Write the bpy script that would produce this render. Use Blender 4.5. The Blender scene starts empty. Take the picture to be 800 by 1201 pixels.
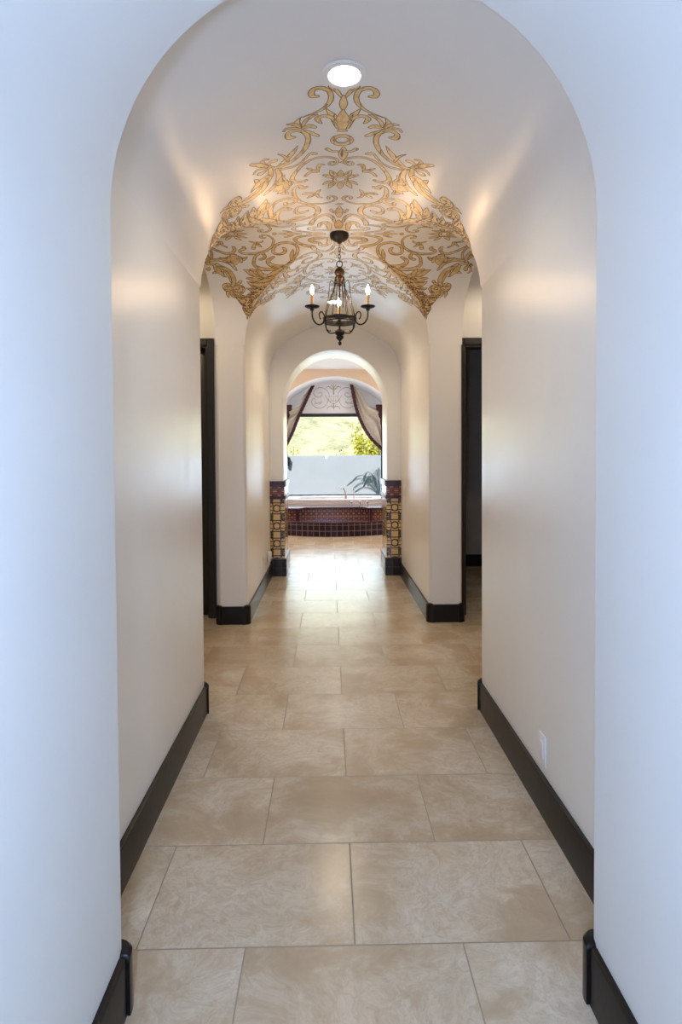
import bpy, bmesh, math, random
from mathutils import Vector, Matrix
random.seed(7)
PI=math.pi
S=bpy.context.scene; COL=S.collection
# ---------------------------------------------------------------- helpers
def tag(o,label=None,cat=None,group=None,kind=None):
    if label: o['label']=label
    if cat: o['category']=cat
    if group: o['group']=group
    if kind: o['kind']=kind
    return o
def obj(name,bm,m,parent=None,smooth=None,label=None):
    me=bpy.data.meshes.new(name)
    if smooth is not None:
        bm.normal_update()
        for f in bm.faces: f.smooth=True
        for e in bm.edges:
            if len(e.link_faces)==2:
                try: e.smooth = e.calc_face_angle()<math.radians(smooth)
                except Exception: pass
    bm.to_mesh(me); bm.free()
    if m: 
        for mm in (m if isinstance(m,(list,tuple)) else [m]): me.materials.append(mm)
    o=bpy.data.objects.new(name,me); COL.objects.link(o)
    if parent: o.parent=parent
    if label: o['label']=label
    return o
def struct(name,bm,m,smooth=None,label=None,cat=None):
    o=obj(name,bm,m,None,smooth); o['kind']='structure'
    if label: o['label']=label
    if cat: o['category']=cat
    return o
def empty(name,loc,label,cat,group=None,kind=None):
    o=bpy.data.objects.new(name,None); o.empty_display_size=.05; COL.objects.link(o); o.location=loc
    return tag(o,label,cat,group,kind)
def B(): return bmesh.new()
def box(bm,x0,x1,y0,y1,z0,z1,bev=0,seg=2):
    vs=[bm.verts.new((x,y,z)) for z in (z0,z1) for (x,y) in ((x0,y0),(x1,y0),(x1,y1),(x0,y1))]
    fs=[(0,3,2,1),(4,5,6,7),(0,1,5,4),(1,2,6,5),(2,3,7,6),(3,0,4,7)]
    F=[bm.faces.new([vs[i] for i in f]) for f in fs]
    if bev:
        es=set(e for f in F for e in f.edges)
        bmesh.ops.bevel(bm,geom=list(es),offset=bev,segments=seg,affect='EDGES',profile=.5)
    return F
def prism(bm,poly,z0,z1,mi=0):
    a=[bm.verts.new((x,y,z0)) for x,y in poly]; b=[bm.verts.new((x,y,z1)) for x,y in poly]
    n=len(poly); F=[]
    for i in range(n): F.append(bm.faces.new((a[i],a[(i+1)%n],b[(i+1)%n],b[i])))
    F.append(bm.faces.new(b)); F.append(bm.faces.new(a[::-1]))
    for f in F: f.material_index=mi
    bmesh.ops.recalc_face_normals(bm,faces=F)
    return F
def rounded(poly,rs,n=6):
    out=[]
    N=len(poly)
    for i in range(N):
        r=rs[i]; p=Vector(poly[i])
        if not r: out.append(tuple(p)); continue
        a=(Vector(poly[i-1])-p).normalized(); b=(Vector(poly[(i+1)%N])-p).normalized()
        c=p+a*r+b*r
        for k in range(n+1):
            t=k/n*PI/2
            out.append(tuple(c - b*r*math.cos(t) - a*r*math.sin(t)))
    return out
def lathe(bm,prof,c=(0,0,0),n=24,axis='z'):
    rings=[]
    for r,z in prof:
        if r<1e-5: rings.append([bm.verts.new((c[0],c[1],c[2]+z))])
        else: rings.append([bm.verts.new((c[0]+r*math.cos(2*PI*i/n),c[1]+r*math.sin(2*PI*i/n),c[2]+z)) for i in range(n)])
    for a,b in zip(rings,rings[1:]):
        if len(a)==1 and len(b)==1: continue
        for i in range(n):
            j=(i+1)%n
            if len(a)==1: bm.faces.new((a[0],b[j],b[i]))
            elif len(b)==1: bm.faces.new((a[i],a[j],b[0]))
            else: bm.faces.new((a[i],a[j],b[j],b[i]))
def spline(pts,n=8):
    P=[Vector(p) for p in pts]; out=[]
    for i in range(len(P)-1):
        p0=P[max(i-1,0)];p1=P[i];p2=P[i+1];p3=P[min(i+2,len(P)-1)]
        for k in range(n):
            t=k/n
            out.append(.5*((2*p1)+(p2-p0)*t+(2*p0-5*p1+4*p2-p3)*t*t+(3*p1-p0-3*p2+p3)*t**3))
    out.append(P[-1].copy()); return out
def tube(bm,pts,r,n=8,closed=False,cap=True):
    P=[Vector(p) for p in pts]; R=r if isinstance(r,(list,tuple)) else [r]*len(P)
    rings=[]; up=Vector((0,0,1))
    N=len(P)
    for i in range(N):
        if closed: t=P[(i+1)%N]-P[i-1]
        else: t=P[min(i+1,N-1)]-P[max(i-1,0)]
        t.normalize()
        if abs(t.dot(up))>.95: up=Vector((1,0,0)) if abs(t.x)<.9 else Vector((0,1,0))
        a=t.cross(up).normalized(); b=a.cross(t).normalized(); up=b
        rings.append([bm.verts.new(P[i]+a*R[i]*math.cos(2*PI*k/n)+b*R[i]*math.sin(2*PI*k/n)) for k in range(n)])
    rng=range(N) if closed else range(N-1)
    for i in rng:
        a=rings[i];b=rings[(i+1)%N]
        for k in range(n): bm.faces.new((a[k],a[(k+1)%n],b[(k+1)%n],b[k]))
    if cap and not closed:
        bm.faces.new(rings[0][::-1]); bm.faces.new(rings[-1])
# ---------------------------------------------------------------- materials
class NT:
    def __init__(s,name):
        s.m=bpy.data.materials.new(name); s.m.use_nodes=True; s.t=s.m.node_tree
        s.t.nodes.clear(); s.out=s.t.nodes.new('ShaderNodeOutputMaterial')
        s.p=s.t.nodes.new('ShaderNodeBsdfPrincipled'); s.t.links.new(s.p.outputs[0],s.out.inputs[0])
    def put(s,inp,v):
        if isinstance(v,bpy.types.NodeSocket): s.t.links.new(v,inp)
        else: inp.default_value=v
    def n(s,typ,**kw):
        nd=s.t.nodes.new(typ)
        for k,v in kw.items(): setattr(nd,k,v)
        return nd
    def math(s,op,a,b=None,c=None):
        nd=s.n('ShaderNodeMath',operation=op); s.put(nd.inputs[0],a)
        if b is not None: s.put(nd.inputs[1],b)
        if c is not None: s.put(nd.inputs[2],c)
        return nd.outputs[0]
    def mix(s,f,a,b,bt='MIX'):
        nd=s.n('ShaderNodeMix',data_type='RGBA',blend_type=bt); s.put(nd.inputs[0],f); s.put(nd.inputs[6],a); s.put(nd.inputs[7],b); return nd.outputs[2]
    def noise(s,vec,scale,detail=3,rough=.5,dist=0,out=0):
        nd=s.n('ShaderNodeTexNoise'); s.put(nd.inputs['Scale'],scale); nd.inputs['Detail'].default_value=detail; nd.inputs['Roughness'].default_value=rough; nd.inputs['Distortion'].default_value=dist
        if vec is not None: s.put(nd.inputs['Vector'],vec)
        return nd.outputs[out]
    def ramp(s,f,stops):
        nd=s.n('ShaderNodeValToRGB'); s.put(nd.inputs[0],f); e=nd.color_ramp.elements
        while len(e)<len(stops): e.new(.5)
        for el,(p,c) in zip(e,stops): el.position=p; el.color=c if len(c)==4 else (*c,1)
        return nd.outputs[0]
    def rng(s,v,a,b,c=0,d=1):
        nd=s.n('ShaderNodeMapRange'); s.put(nd.inputs[0],v)
        for i,x in enumerate((a,b,c,d)): nd.inputs[i+1].default_value=x
        return nd.outputs[0]
    def pos(s): return s.n('ShaderNodeNewGeometry').outputs['Position']
    def xyz(s,v):
        nd=s.n('ShaderNodeSeparateXYZ'); s.put(nd.inputs[0],v); return nd.outputs
    def comb(s,x,y,z):
        nd=s.n('ShaderNodeCombineXYZ'); s.put(nd.inputs[0],x); s.put(nd.inputs[1],y); s.put(nd.inputs[2],z); return nd.outputs[0]
    def vmath(s,op,a,b):
        nd=s.n('ShaderNodeVectorMath',operation=op); s.put(nd.inputs[0],a); s.put(nd.inputs[1],b); return nd.outputs[0]
    def bump(s,h,st,dist=.01):
        nd=s.n('ShaderNodeBump'); nd.inputs['Strength'].default_value=st; nd.inputs['Distance'].default_value=dist; s.put(nd.inputs['Height'],h); s.t.links.new(nd.outputs[0],s.p.inputs['Normal'])
    def set(s,col=None,rough=None,metal=None,spec=None,coat=None,emit=None,es=None):
        I=s.p.inputs
        if col is not None: s.put(I['Base Color'],(*col,1) if isinstance(col,tuple) and len(col)==3 else col)
        if rough is not None: s.put(I['Roughness'],rough)
        if metal is not None: s.put(I['Metallic'],metal)
        if spec is not None: s.put(I['Specular IOR Level'],spec)
        if coat is not None: s.put(I['Coat Weight'],coat); I['Coat Roughness'].default_value=.15
        if emit is not None: s.put(I['Emission Color'],(*emit,1)); s.put(I['Emission Strength'],es)
        return s
def simple(name,col,rough=.5,metal=0,var=.06,scale=8,spec=.5,coat=0,bump=0,bscale=60):
    m=NT(name); P=m.pos(); n1=m.noise(P,scale,4)
    lo=tuple(c*(1-var) for c in col); hi=tuple(min(1,c*(1+var)) for c in col)
    c=m.mix(m.rng(n1,.3,.7),(*lo,1),(*hi,1)); m.set(c,rough,metal,spec,coat)
    if bump: m.bump(m.noise(P,bscale,3),bump,.004)
    return m.m
def wall_mat(name,col,rough=.34,spec=.5,var=.02):
    m=NT(name); P=m.pos(); n1=m.noise(P,1.3,3)
    lo=tuple(c*(1-var) for c in col); hi=tuple(min(1,c*(1+var)) for c in col)
    m.set(m.mix(m.rng(n1,.35,.65),(*lo,1),(*hi,1)),m.rng(m.noise(P,6,3),.3,.7,rough-.03,rough+.04),0,spec)
    m.bump(m.math('ADD',m.noise(P,2.2,2),m.math('MULTIPLY',m.noise(P,70,3),.06)),.10,.02)
    return m.m
M={}
M['plaster']=wall_mat('cream_plaster',(.78,.757,.715),WALL_ROUGH:=.33)
M['ceil']=wall_mat('vault_plaster',(.78,.765,.745),.315,.6)
M['plaster_flat']=wall_mat('flat_plaster',(.74,.74,.73),.62,.3)
M['bath_wall']=wall_mat('beige_plaster',(.70,.56,.42),.5)
M['white_plaster']=wall_mat('white_plaster',(.82,.84,.90),.45)
M['basewood']=simple('espresso_wood',(.010,.0075,.007),.30,0,.25,14,.25,0,.1,40)
M['casing']=simple('espresso_door_wood',(.009,.007,.007),.36,0,.25,14)
M['iron']=simple('wrought_iron',(.020,.016,.015),.42,.4,.3,60,.5,0,.2,200)
M['bronze']=simple('aged_bronze',(.060,.036,.018),.42,.6,.4,70)
M['candle']=simple('candle_sleeve',(.72,.50,.25),.5,0,.1,30)
M['white_plastic']=simple('white_plastic',(.80,.79,.77),.35,0,.02)
M['dark_plastic']=simple('dark_plastic',(.03,.03,.035),.4)
M['chrome']=simple('brushed_nickel',(.55,.52,.52),.22,1,.03)
M['porcelain']=simple('porcelain',(.72,.66,.68),.12,0,.01,5,.5,.4)
M['deck']=simple('burgundy_glaze',(.04,.014,.034),.16,0,.2,20,.6,.5)
M['drape']=simple('taupe_drape_cloth',(.66,.60,.52),.75,0,.08,20)
M['fringe']=simple('burgundy_fringe',(.060,.016,.022),.8,0,.35,120)
M['fence']=simple('garden_wall_stucco',(.44,.48,.56),.9,0,.03,3,.2,0,.2,60)
M['soil']=simple('desert_ground',(.45,.40,.30),.95,0,.15,3)
M['leaf']=simple('palm_leaf',(.42,.56,.58),.5,0,.3,20)
M['shrub']=simple('yellow_flower_leaf',(.62,.60,.06),.7,0,.35,9)
M['branch']=simple('grey_green_branch',(.16,.20,.12),.8,0,.3,30)
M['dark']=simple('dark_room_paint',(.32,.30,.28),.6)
def emis(name,c,s):
    m=NT(name); m.set((.9,.9,.9),.4,0,emit=c,es=s); return m.m
M['bulb']=emis('candle_bulb_glow',(1,.67,.38),250.)
M['lens2']=emis('alcove_fill_glow',(1,.8,.55),8.)  # glowing lens of the added alcove lights
M['lens']=emis('downlight_lens_glow',(1,.93,.84),12.)
def paint(name,lo,hi,rough,metal):
    m=NT(name); P=m.pos(); c=m.mix(m.rng(m.noise(P,26,4,.6),.32,.68),(*lo,1),(*hi,1)); m.set(c,rough,metal,.5); return m.m
M['gold']=paint('gold_paint',(.56,.375,.145),(.78,.62,.35),.38,.22)
M['line']=paint('umber_outline_paint',(.13,.062,.025),(.22,.12,.055),.5,.0)
M['tline']=paint('olive_line_paint',(.36,.36,.30),(.50,.46,.26),.6,.0)
# travertine floor
def travertine():
    m=NT('travertine_tile'); P=m.pos(); x,y,z=m.xyz(P)
    ry=m.math('DIVIDE',m.math('SUBTRACT',y,1.672),.4498); row=m.math('FLOOR',ry); fy=m.math('SUBTRACT',ry,row)
    odd=m.math('FLOORED_MODULO',row,2) if 'FLOORED_MODULO' in [i.identifier for i in bpy.types.ShaderNodeMath.bl_rna.properties['operation'].enum_items] else m.math('WRAP',row,2,0)
    cx=m.math('DIVIDE',m.math('ADD',m.math('SUBTRACT',x,.064),m.math('MULTIPLY',odd,.312)),.622)
    col=m.math('FLOOR',cx); fx=m.math('SUBTRACT',cx,col)
    dx=m.math('MULTIPLY',m.math('MINIMUM',fx,m.math('SUBTRACT',1,fx)),.622); dy=m.math('MULTIPLY',m.math('MINIMUM',fy,m.math('SUBTRACT',1,fy)),.4498)
    d=m.math('MINIMUM',dx,dy)
    wob=m.math('MULTIPLY',m.math('SUBTRACT',m.noise(P,40,2),.5),.0016)
    grout=m.rng(m.math('ADD',d,wob),.0014,.0032,1,0)
    wn=m.n('ShaderNodeTexWhiteNoise',noise_dimensions='3D'); m.put(wn.inputs['Vector'],m.comb(col,row,3.7)); rv=wn.outputs['Value']; rc=wn.outputs['Color']
    off=m.vmath('MULTIPLY',rc,(9,9,9)); Q=m.vmath('ADD',P,off)
    warp=m.noise(Q,2.2,3,.5,0,1)
    Q2=m.vmath('ADD',Q,m.vmath('MULTIPLY',warp,(.5,.3,.3)))
    n1=m.noise(Q2,2.6,10,.60,.15); n2=m.noise(Q2,16,8,.8,.3); n3=m.noise(Q,60,4,.6)
    f=m.math('ADD',m.math('MULTIPLY',n1,.78),m.math('MULTIPLY',n2,.22))
    c=m.ramp(f,[(.36,(.44,.335,.225)),(.44,(.50,.395,.28)),(.48,(.55,.455,.34)),(.51,(.60,.515,.405)),(.55,(.645,.57,.465)),(.64,(.70,.64,.545))])
    vn=m.noise(Q2,30,9,.8,.8); c=m.mix(m.rng(vn,.40,.56,.55,0),c,(.43,.33,.225,1))
    n5=m.noise(Q2,7.5,9,.75,.5); c=m.mix(m.rng(n5,.36,.60,.45,0),c,(.47,.365,.255,1))
    tint=m.mix(rv,(.90,.87,.82,1),(1.05,1.05,1.04,1)); c=m.mix(1.0,c,tint,'MULTIPLY')
    pit=m.rng(m.noise(Q2,34,5,.75,1.2),.64,.72,0,.42)
    c=m.mix(pit,c,(.22,.15,.085,1))
    c=m.mix(grout,c,(.31,.25,.18,1))
    m.set(c,m.math('ADD',m.rng(n2,.3,.7,.20,.262),m.math('MULTIPLY',grout,.4)),0,.5)
    h=m.math('SUBTRACT',m.math('ADD',m.math('MULTIPLY',n3,.05),m.math('MULTIPLY',n1,.25)),grout)
    m.bump(h,.22,.003)
    return m.m
M['floor']=travertine()
# patterned talavera tile; u along the wall, v up
def talavera(name,cell,lw,c_bg,c_line,grout=.1,band=False):
    m=NT(name); P=m.pos(); x,y,z=m.xyz(P)
    N=m.n('ShaderNodeNewGeometry').outputs['Normal']; nx,ny,nz=m.xyz(N)
    sel=m.math('GREATER_THAN',m.math('ABSOLUTE',nx),.7)
    xm=m.math('ABSOLUTE',m.math('SUBTRACT',x,.07)) if not name.endswith('riser') else x
    u=m.math('ADD',m.math('MULTIPLY',m.math('SUBTRACT',1,sel),xm),m.math('MULTIPLY',sel,y))
    def fr(a,off,c=cell):
        t=m.math('DIVIDE',m.math('SUBTRACT',a,off),c); return m.math('MULTIPLY',m.math('SUBTRACT',m.math('FRACT',m.math('ADD',t,100)),.5),c)
    off=OFF[name]
    pu=fr(u,off[0]); pv=fr(z,off[1])
    r=m.math('SQRT',m.math('ADD',m.math('MULTIPLY',pu,pu),m.math('MULTIPLY',pv,pv)))
    au=m.math('ABSOLUTE',pu); av=m.math('ABSOLUTE',pv)
    def ln(v,c,w): return m.rng(m.math('ABSOLUTE',m.math('SUBTRACT',v,c)),w,w*1.35,1,0)
    mk=ln(r,cell*.19,lw)
    q4=m.math('POWER',m.math('ADD',m.math('POWER',m.math('SUBTRACT',cell*.5,au),4),m.math('POWER',m.math('SUBTRACT',cell*.5,av),4)),.25)
    mk=m.math('MAXIMUM',mk,ln(q4,cell*.2,lw))
    outer=m.math('GREATER_THAN',av,cell*.19)
    mk=m.math('MAXIMUM',mk,m.math('MULTIPLY',outer,ln(au,cell*.23,lw*.8)))
    oute2=m.math('GREATER_THAN',au,cell*.19)
    mk=m.math('MAXIMUM',mk,m.math('MULTIPLY',oute2,ln(av,cell*.33,lw*.8)))
    mk=m.math('MAXIMUM',mk,m.math('MULTIPLY',oute2,ln(av,cell*.12,lw*.8)))
    mk=m.math('MAXIMUM',mk,m.math('MULTIPLY',oute2,ln(av,cell*.455,lw*.7)))
    mk=m.math('MAXIMUM',mk,m.math('MULTIPLY',outer,ln(au,cell*.445,lw*.7)))
    mk=m.math('MAXIMUM',mk,m.math('MULTIPLY',m.math('LESS_THAN',au,cell*.23),ln(av,cell*.31,lw*.8)))
    dg=m.math('MULTIPLY',m.math('GREATER_THAN',r,cell*.19),m.math('LESS_THAN',r,cell*.42)); mk=m.math('MAXIMUM',mk,m.math('MULTIPLY',dg,ln(m.math('SUBTRACT',au,av),0,lw*.8)))
    dots=m.rng(m.math('MAXIMUM',m.math('ABSOLUTE',m.math('SUBTRACT',au,cell*.4)),m.math('ABSOLUTE',m.math('SUBTRACT',av,cell*.4))),lw*1.1,lw*1.5,1,0)
    mk=m.math('MAXIMUM',mk,dots)
    c=m.mix(mk,(*c_bg,1),(*c_line,1))
    if band:
        dm=m.rng(m.math('ADD',au,av),cell*.2,cell*.24,1,0); c=m.mix(dm,c,(.20,.02,.015,1))
    g=m.rng(m.math('MINIMUM',m.math('SUBTRACT',cell*.5,au),m.math('SUBTRACT',cell*.5,av)),.0012,.002,grout,0)
    c=m.mix(g,c,(.45,.36,.26,1))
    m.set(c,.13,0,.5,.3); return m.m
OFF={'talavera_field':(.5825,.4815),'talavera_band':(.6,.933),'talavera_riser':(.0,.25)}
M['tal']=talavera('talavera_field',.205,.0062,(.66,.46,.20),(.035,.022,.018))
M['talband']=talavera('talavera_band',.105,.0065,(.62,.26,.12),(.09,.02,.015),.3,True)
M['talriser']=talavera('talavera_riser',.096,.0055,(.50,.25,.13),(.09,.018,.03),.3)
def glazed(name,col,gc,cell,offx,offz,gw=.003):
    m=NT(name); P=m.pos(); x,y,z=m.xyz(P); N=m.n('ShaderNodeNewGeometry').outputs['Normal']; nx,ny,nz=m.xyz(N)
    sel=m.math('GREATER_THAN',m.math('ABSOLUTE',nx),.7)
    u=m.math('ADD',m.math('MULTIPLY',m.math('SUBTRACT',1,sel),x),m.math('MULTIPLY',sel,y))
    def e(a,o,c):
        t=m.math('FRACT',m.math('ADD',m.math('DIVIDE',m.math('SUBTRACT',a,o),c),50)); return m.math('MULTIPLY',m.math('MINIMUM',t,m.math('SUBTRACT',1,t)),c)
    top=m.math('GREATER_THAN',m.math('ABSOLUTE',nz),.7)
    d=m.math('MINIMUM',e(u,offx,cell),m.math('ADD',e(z,offz,cell),m.math('MULTIPLY',top,5)))
    g=m.rng(d,gw*.5,gw*.8,1,0)
    lo=tuple(c*.75 for c in col); hi=tuple(c*1.3 for c in col)
    c=m.mix(m.noise(P,9,3),(*lo,1),(*hi,1)); m.set(m.mix(g,c,(*gc,1)),m.math('ADD',.20,m.math('MULTIPLY',g,.5)),0,.22,0)
    m.bump(m.math('MULTIPLY',g,-1),.3,.002)
    return m.m
M['blacktile']=glazed('black_glazed_tile',(.020,.018,.017),(.15,.13,.10),.099,.03,.0)
M['burgtile']=glazed('burgundy_glazed_tile',(.014,.004,.010),(.20,.15,.17),.1,.02,.0,.006)
M['purple']=simple('plum_trim_tile',(.045,.007,.018),.30,0,.4,30,.35,0)
def hillmat():
    m=NT('dry_hillside'); P=m.pos()
    n1=m.noise(P,.8,8,.7,.6); n2=m.noise(P,4.5,7,.8)
    c=m.ramp(m.math('ADD',m.math('MULTIPLY',n1,.55),m.math('MULTIPLY',n2,.45)),[(.36,(.34,.36,.20)),(.46,(.62,.62,.42)),(.53,(.74,.72,.54)),(.62,(.84,.82,.66))])
    m.set(c,.95,0,.1); m.bump(n2,.6,.3); return m.m
M['hill']=hillmat()
def glassmat():
    m=NT('window_glass'); t=m.t
    tr=m.n('ShaderNodeBsdfTransparent'); gl=m.n('ShaderNodeBsdfGlossy'); gl.inputs['Roughness'].default_value=.02
    fr=m.n('ShaderNodeFresnel'); fr.inputs['IOR'].default_value=1.12; mx=m.n('ShaderNodeMixShader')
    tr.inputs['Color'].default_value=(.95,.97,.97,1)
    t.links.new(fr.outputs[0],mx.inputs[0]); t.links.new(tr.outputs[0],mx.inputs[1]); t.links.new(gl.outputs[0],mx.inputs[2]); t.links.new(mx.outputs[0],m.out.inputs[0]); return m.m
M['glass']=glassmat()
# ---------------------------------------------------------------- vault geometry
CX,CY,HX,HY,CROWN=.07,4.105,.76,.845,2.91
PV=[0,.2,.4,.6,.75,.85,.92,.965,.99,1.0]; PD=[0,.012,.055,.13,.2,.265,.34,.43,.52,.6]
def _pchip(X,Y):
    n=len(X); h=[X[i+1]-X[i] for i in range(n-1)]; d=[(Y[i+1]-Y[i])/h[i] for i in range(n-1)]; m=[0]*n
    m[0]=0; m[-1]=d[-1]*1.6
    for i in range(1,n-1): m[i]=0 if d[i-1]*d[i]<=0 else 2*d[i-1]*d[i]/(d[i-1]+d[i])
    def f(x):
        x=min(max(abs(x),0),1)
        for i in range(n-1):
            if x<=X[i+1]: break
        t=(x-X[i])/h[i]; a=(1+2*t)*(1-t)**2; b=t*(1-t)**2; c=t*t*(3-2*t); e=t*t*(t-1)
        return a*Y[i]+b*h[i]*m[i]+c*Y[i+1]+e*h[i]*m[i+1]
    return f
drop=_pchip(PV,PD)
VG=[0,.05,.1,.15,.2,.25,.3,.35,.4,.45,.5,.55,.6,.64,.68,.72,.75,.78,.805,.83,.85,.87,.885,.9,.912,.924,.936,.946,.956,.965,.973,.981,.988,.994,1.0]
VD=[drop(v) for v in VG]
import bisect
def dropl(v):
    v=min(abs(v),1); i=min(bisect.bisect_right(VG,v)-1,len(VG)-2); t=(v-VG[i])/(VG[i+1]-VG[i]); return VD[i]*(1-t)+VD[i+1]*t
def vault(x,y):
    vx=abs(x-CX)/HX; vy=abs(y-CY)/HY
    return CROWN-dropl(min(vx,1) if vy>1 else min(vx,vy,1))
XL,XR=CX-HX,CX+HX; Y0,Y1=CY-HY,CY+HY        # -.69 .83 / 3.26 4.95
AXL,AXR=-.93,1.105; SPR=CROWN-.6
VS=[-v for v in VG[:0:-1]]+VG
def ceiling():
    bm=B()
    def grid(xs,ys,fn):
        V=[[bm.verts.new((x,y,fn(i,j))) for i,x in enumerate(xs)] for j,y in enumerate(ys)]
        for j in range(len(ys)-1):
            for i in range(len(xs)-1):
                vs=[V[j][i],V[j+1][i],V[j+1][i+1],V[j][i+1]]
                f=bm.faces.new(vs)
    xs=[CX+HX*v for v in VS]; ys=[CY+HY*v for v in VS]
    D=[drop(v) for v in VS]
    # crossing: split quads along the groins
    V=[[bm.verts.new((xs[i],ys[j],CROWN-min(D[i],D[j]))) for i in range(len(xs))] for j in range(len(ys))]
    n=len(xs)
    for j in range(n-1):
        for i in range(n-1):
            a,b,c,d=V[j][i],V[j][i+1],V[j+1][i+1],V[j+1][i]
            if i==j: bm.faces.new((a,d,c)); bm.faces.new((a,c,b))
            elif i+j==n-2: bm.faces.new((a,d,b)); bm.faces.new((b,d,c))
            else: bm.faces.new((a,d,c,b))
    yn=[1.49+(Y0-1.49)*k/10 for k in range(11)]; yf=[Y1+(6.93-Y1)*k/10 for k in range(11)]
    grid(xs,yn,lambda i,j:CROWN-D[i]); grid(xs,yf,lambda i,j:CROWN-D[i])
    for xa,xb in ((AXL,XL),(XR,AXR)):
        xx=[xa+(xb-xa)*k/4 for k in range(5)]; grid(xx,ys,lambda i,j:CROWN-D[j])
    # spandrels above the side arches, facing the alcoves
    for X in (AXL,AXR):
        a=[bm.verts.new((X,ys[j],CROWN-D[j])) for j in range(n)]; b=[bm.verts.new((X,ys[j],3.2)) for j in range(n)]
        for j in range(n-1): bm.faces.new((a[j],a[j+1],b[j+1],b[j]))
    # little soffits closing the rounded wall corners at the springing
    r=.03
    for sx,X in ((-1,XL),(1,XR)):
        for sy,Y in ((-1,Y0),(1,Y1)):
            c=(X+sx*r,Y+sy*r)
            arc=[bm.verts.new((c[0]-sx*r*math.cos(t),c[1]-sy*r*math.sin(t),SPR)) for t in [k*PI/12 for k in range(7)]]
            k0=bm.verts.new((X,Y,SPR))
            for p,q in zip(arc,arc[1:]): bm.faces.new((k0,p,q))
    bmesh.ops.remove_doubles(bm,verts=bm.verts,dist=.0002)
    return bm
struct('ceiling',ceiling(),M['ceil'],22,'white plaster groin-vaulted hall ceiling')
# ---------------------------------------------------------------- arch walls
def arch_pts(cx,hw,zc,rise,n=40,R=None):
    """outline from left floor up, over and down to right floor"""
    pts=[(cx-hw,0.0)]+[(cx-hw,zc*k/6) for k in range(1,6)]
    for k in range(n+1):
        t=PI-PI*k/n
        if R:
            a=math.asin(hw/R); tt=-a+2*a*k/n; pts.append((cx+R*math.sin(tt),zc-R*math.cos(a)+R*math.cos(tt)))
        else: pts.append((cx+hw*math.cos(t),zc+rise*math.sin(t)))
    pts+=[(cx+hw,zc*k/6) for k in range(5,0,-1)]+[(cx+hw,0.0)]
    return pts
def arch_wall(pts,y0,y1,x0,x1,ztop,r):
    bm=B(); n=len(pts); nor=[]
    for i in range(n):
        a=Vector(pts[max(i-1,0)]);b=Vector(pts[min(i+1,n-1)]); t=(b-a).normalized(); nor.append(Vector((-t.y,t.x)))
    sec=[(r-r*math.sin(k*PI/10),y0+r-r*math.cos(k*PI/10)) for k in range(6)]
    sec+=[(r-r*math.cos(k*PI/10),y1-r+r*math.sin(k*PI/10)) for k in range(6)]
    R=[[bm.verts.new((pts[i][0]+nor[i].x*d,y,pts[i][1]+nor[i].y*d if 0<i<n-1 else 0)) for i in range(n)] for d,y in sec]
    for a,b in zip(R,R[1:]):
        for i in range(n-1): bm.faces.new((a[i],b[i],b[i+1],a[i+1]))
    for ring,y in ((R[0],y0),(R[-1],y1)):
        c=[bm.verts.new(p) for p in ((x1,y,0),(x1,y,ztop),(x0,y,ztop),(x0,y,0))]
        bm.faces.new(ring+c)
    bmesh.ops.recalc_face_normals(bm,faces=bm.faces)
    bm.normal_update()
    return bm
A0=(XL+.157,XR-.160)   # jamb faces
acx=(A0[0]+A0[1])/2; ahw=(A0[1]-A0[0])/2
near_pts=arch_pts(acx,ahw,2.0,ahw)
struct('wall_entry_arch',arch_wall(near_pts,.30,1.50,-3.2,3.3,3.2,.014),M['plaster_flat'],35,'thick white plaster arch wall nearest the viewer')
far_pts=arch_pts(acx,ahw,2.015,ahw)
struct('wall_bath_arch',arch_wall(far_pts,6.92,7.54,-1.0,1.14,3.2,.012),M['plaster'],35,'plaster wall with the tiled arch into the bathroom')
alc=arch_pts(.10,1.02,2.445,0,40,1.39)
struct('wall_tub_alcove',arch_wall(alc,11.4,12.4,-3.2,3.3,3.2,.02),[M['bath_wall'],M['white_plaster']],35,'beige wall with wide arched tub alcove')
o=bpy.data.objects['wall_tub_alcove']
for p in o.data.polygons:
    if abs(p.normal.y)<.9: p.material_index=1
# ---------------------------------------------------------------- plan walls
r=.03
def wallblock(name,poly,rs,z1=3.2,m='plaster',label=None,z0=0):
    bm=B(); prism(bm,rounded(poly,rs),z0,z1); return struct(name,bm,M[m],35,label)
wallblock('wall_hall_left',[(XL,1.50),(XL,Y0),(AXL,Y0),(AXL,3.06),(-2.3,3.06),(-2.3,1.50)],[0,r,r,0,0,0],label='long cream hall wall on the left')
wallblock('wall_hall_right',[(XR,1.50),(3.3,1.50),(3.3,3.06),(AXR,3.06),(AXR,Y0),(XR,Y0)],[0,0,0,0,r,r],label='long cream hall wall on the right with an outlet')
wallblock('wall_pier_left',[(XL,6.92),(-1.0,6.92),(-1.0,5.15),(AXL,5.15),(AXL,Y1),(XL,Y1)],[0,0,0,0,.03,r],label='cream pier and passage wall left of the bathroom arch')
wallblock('wall_pier_right',[(XR,6.92),(XR,Y1),(AXR,Y1),(AXR,5.15),(1.14,5.15),(1.14,6.92)],[0,r,.03,0,0,0],label='cream pier and passage wall right of the bathroom arch')
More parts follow.
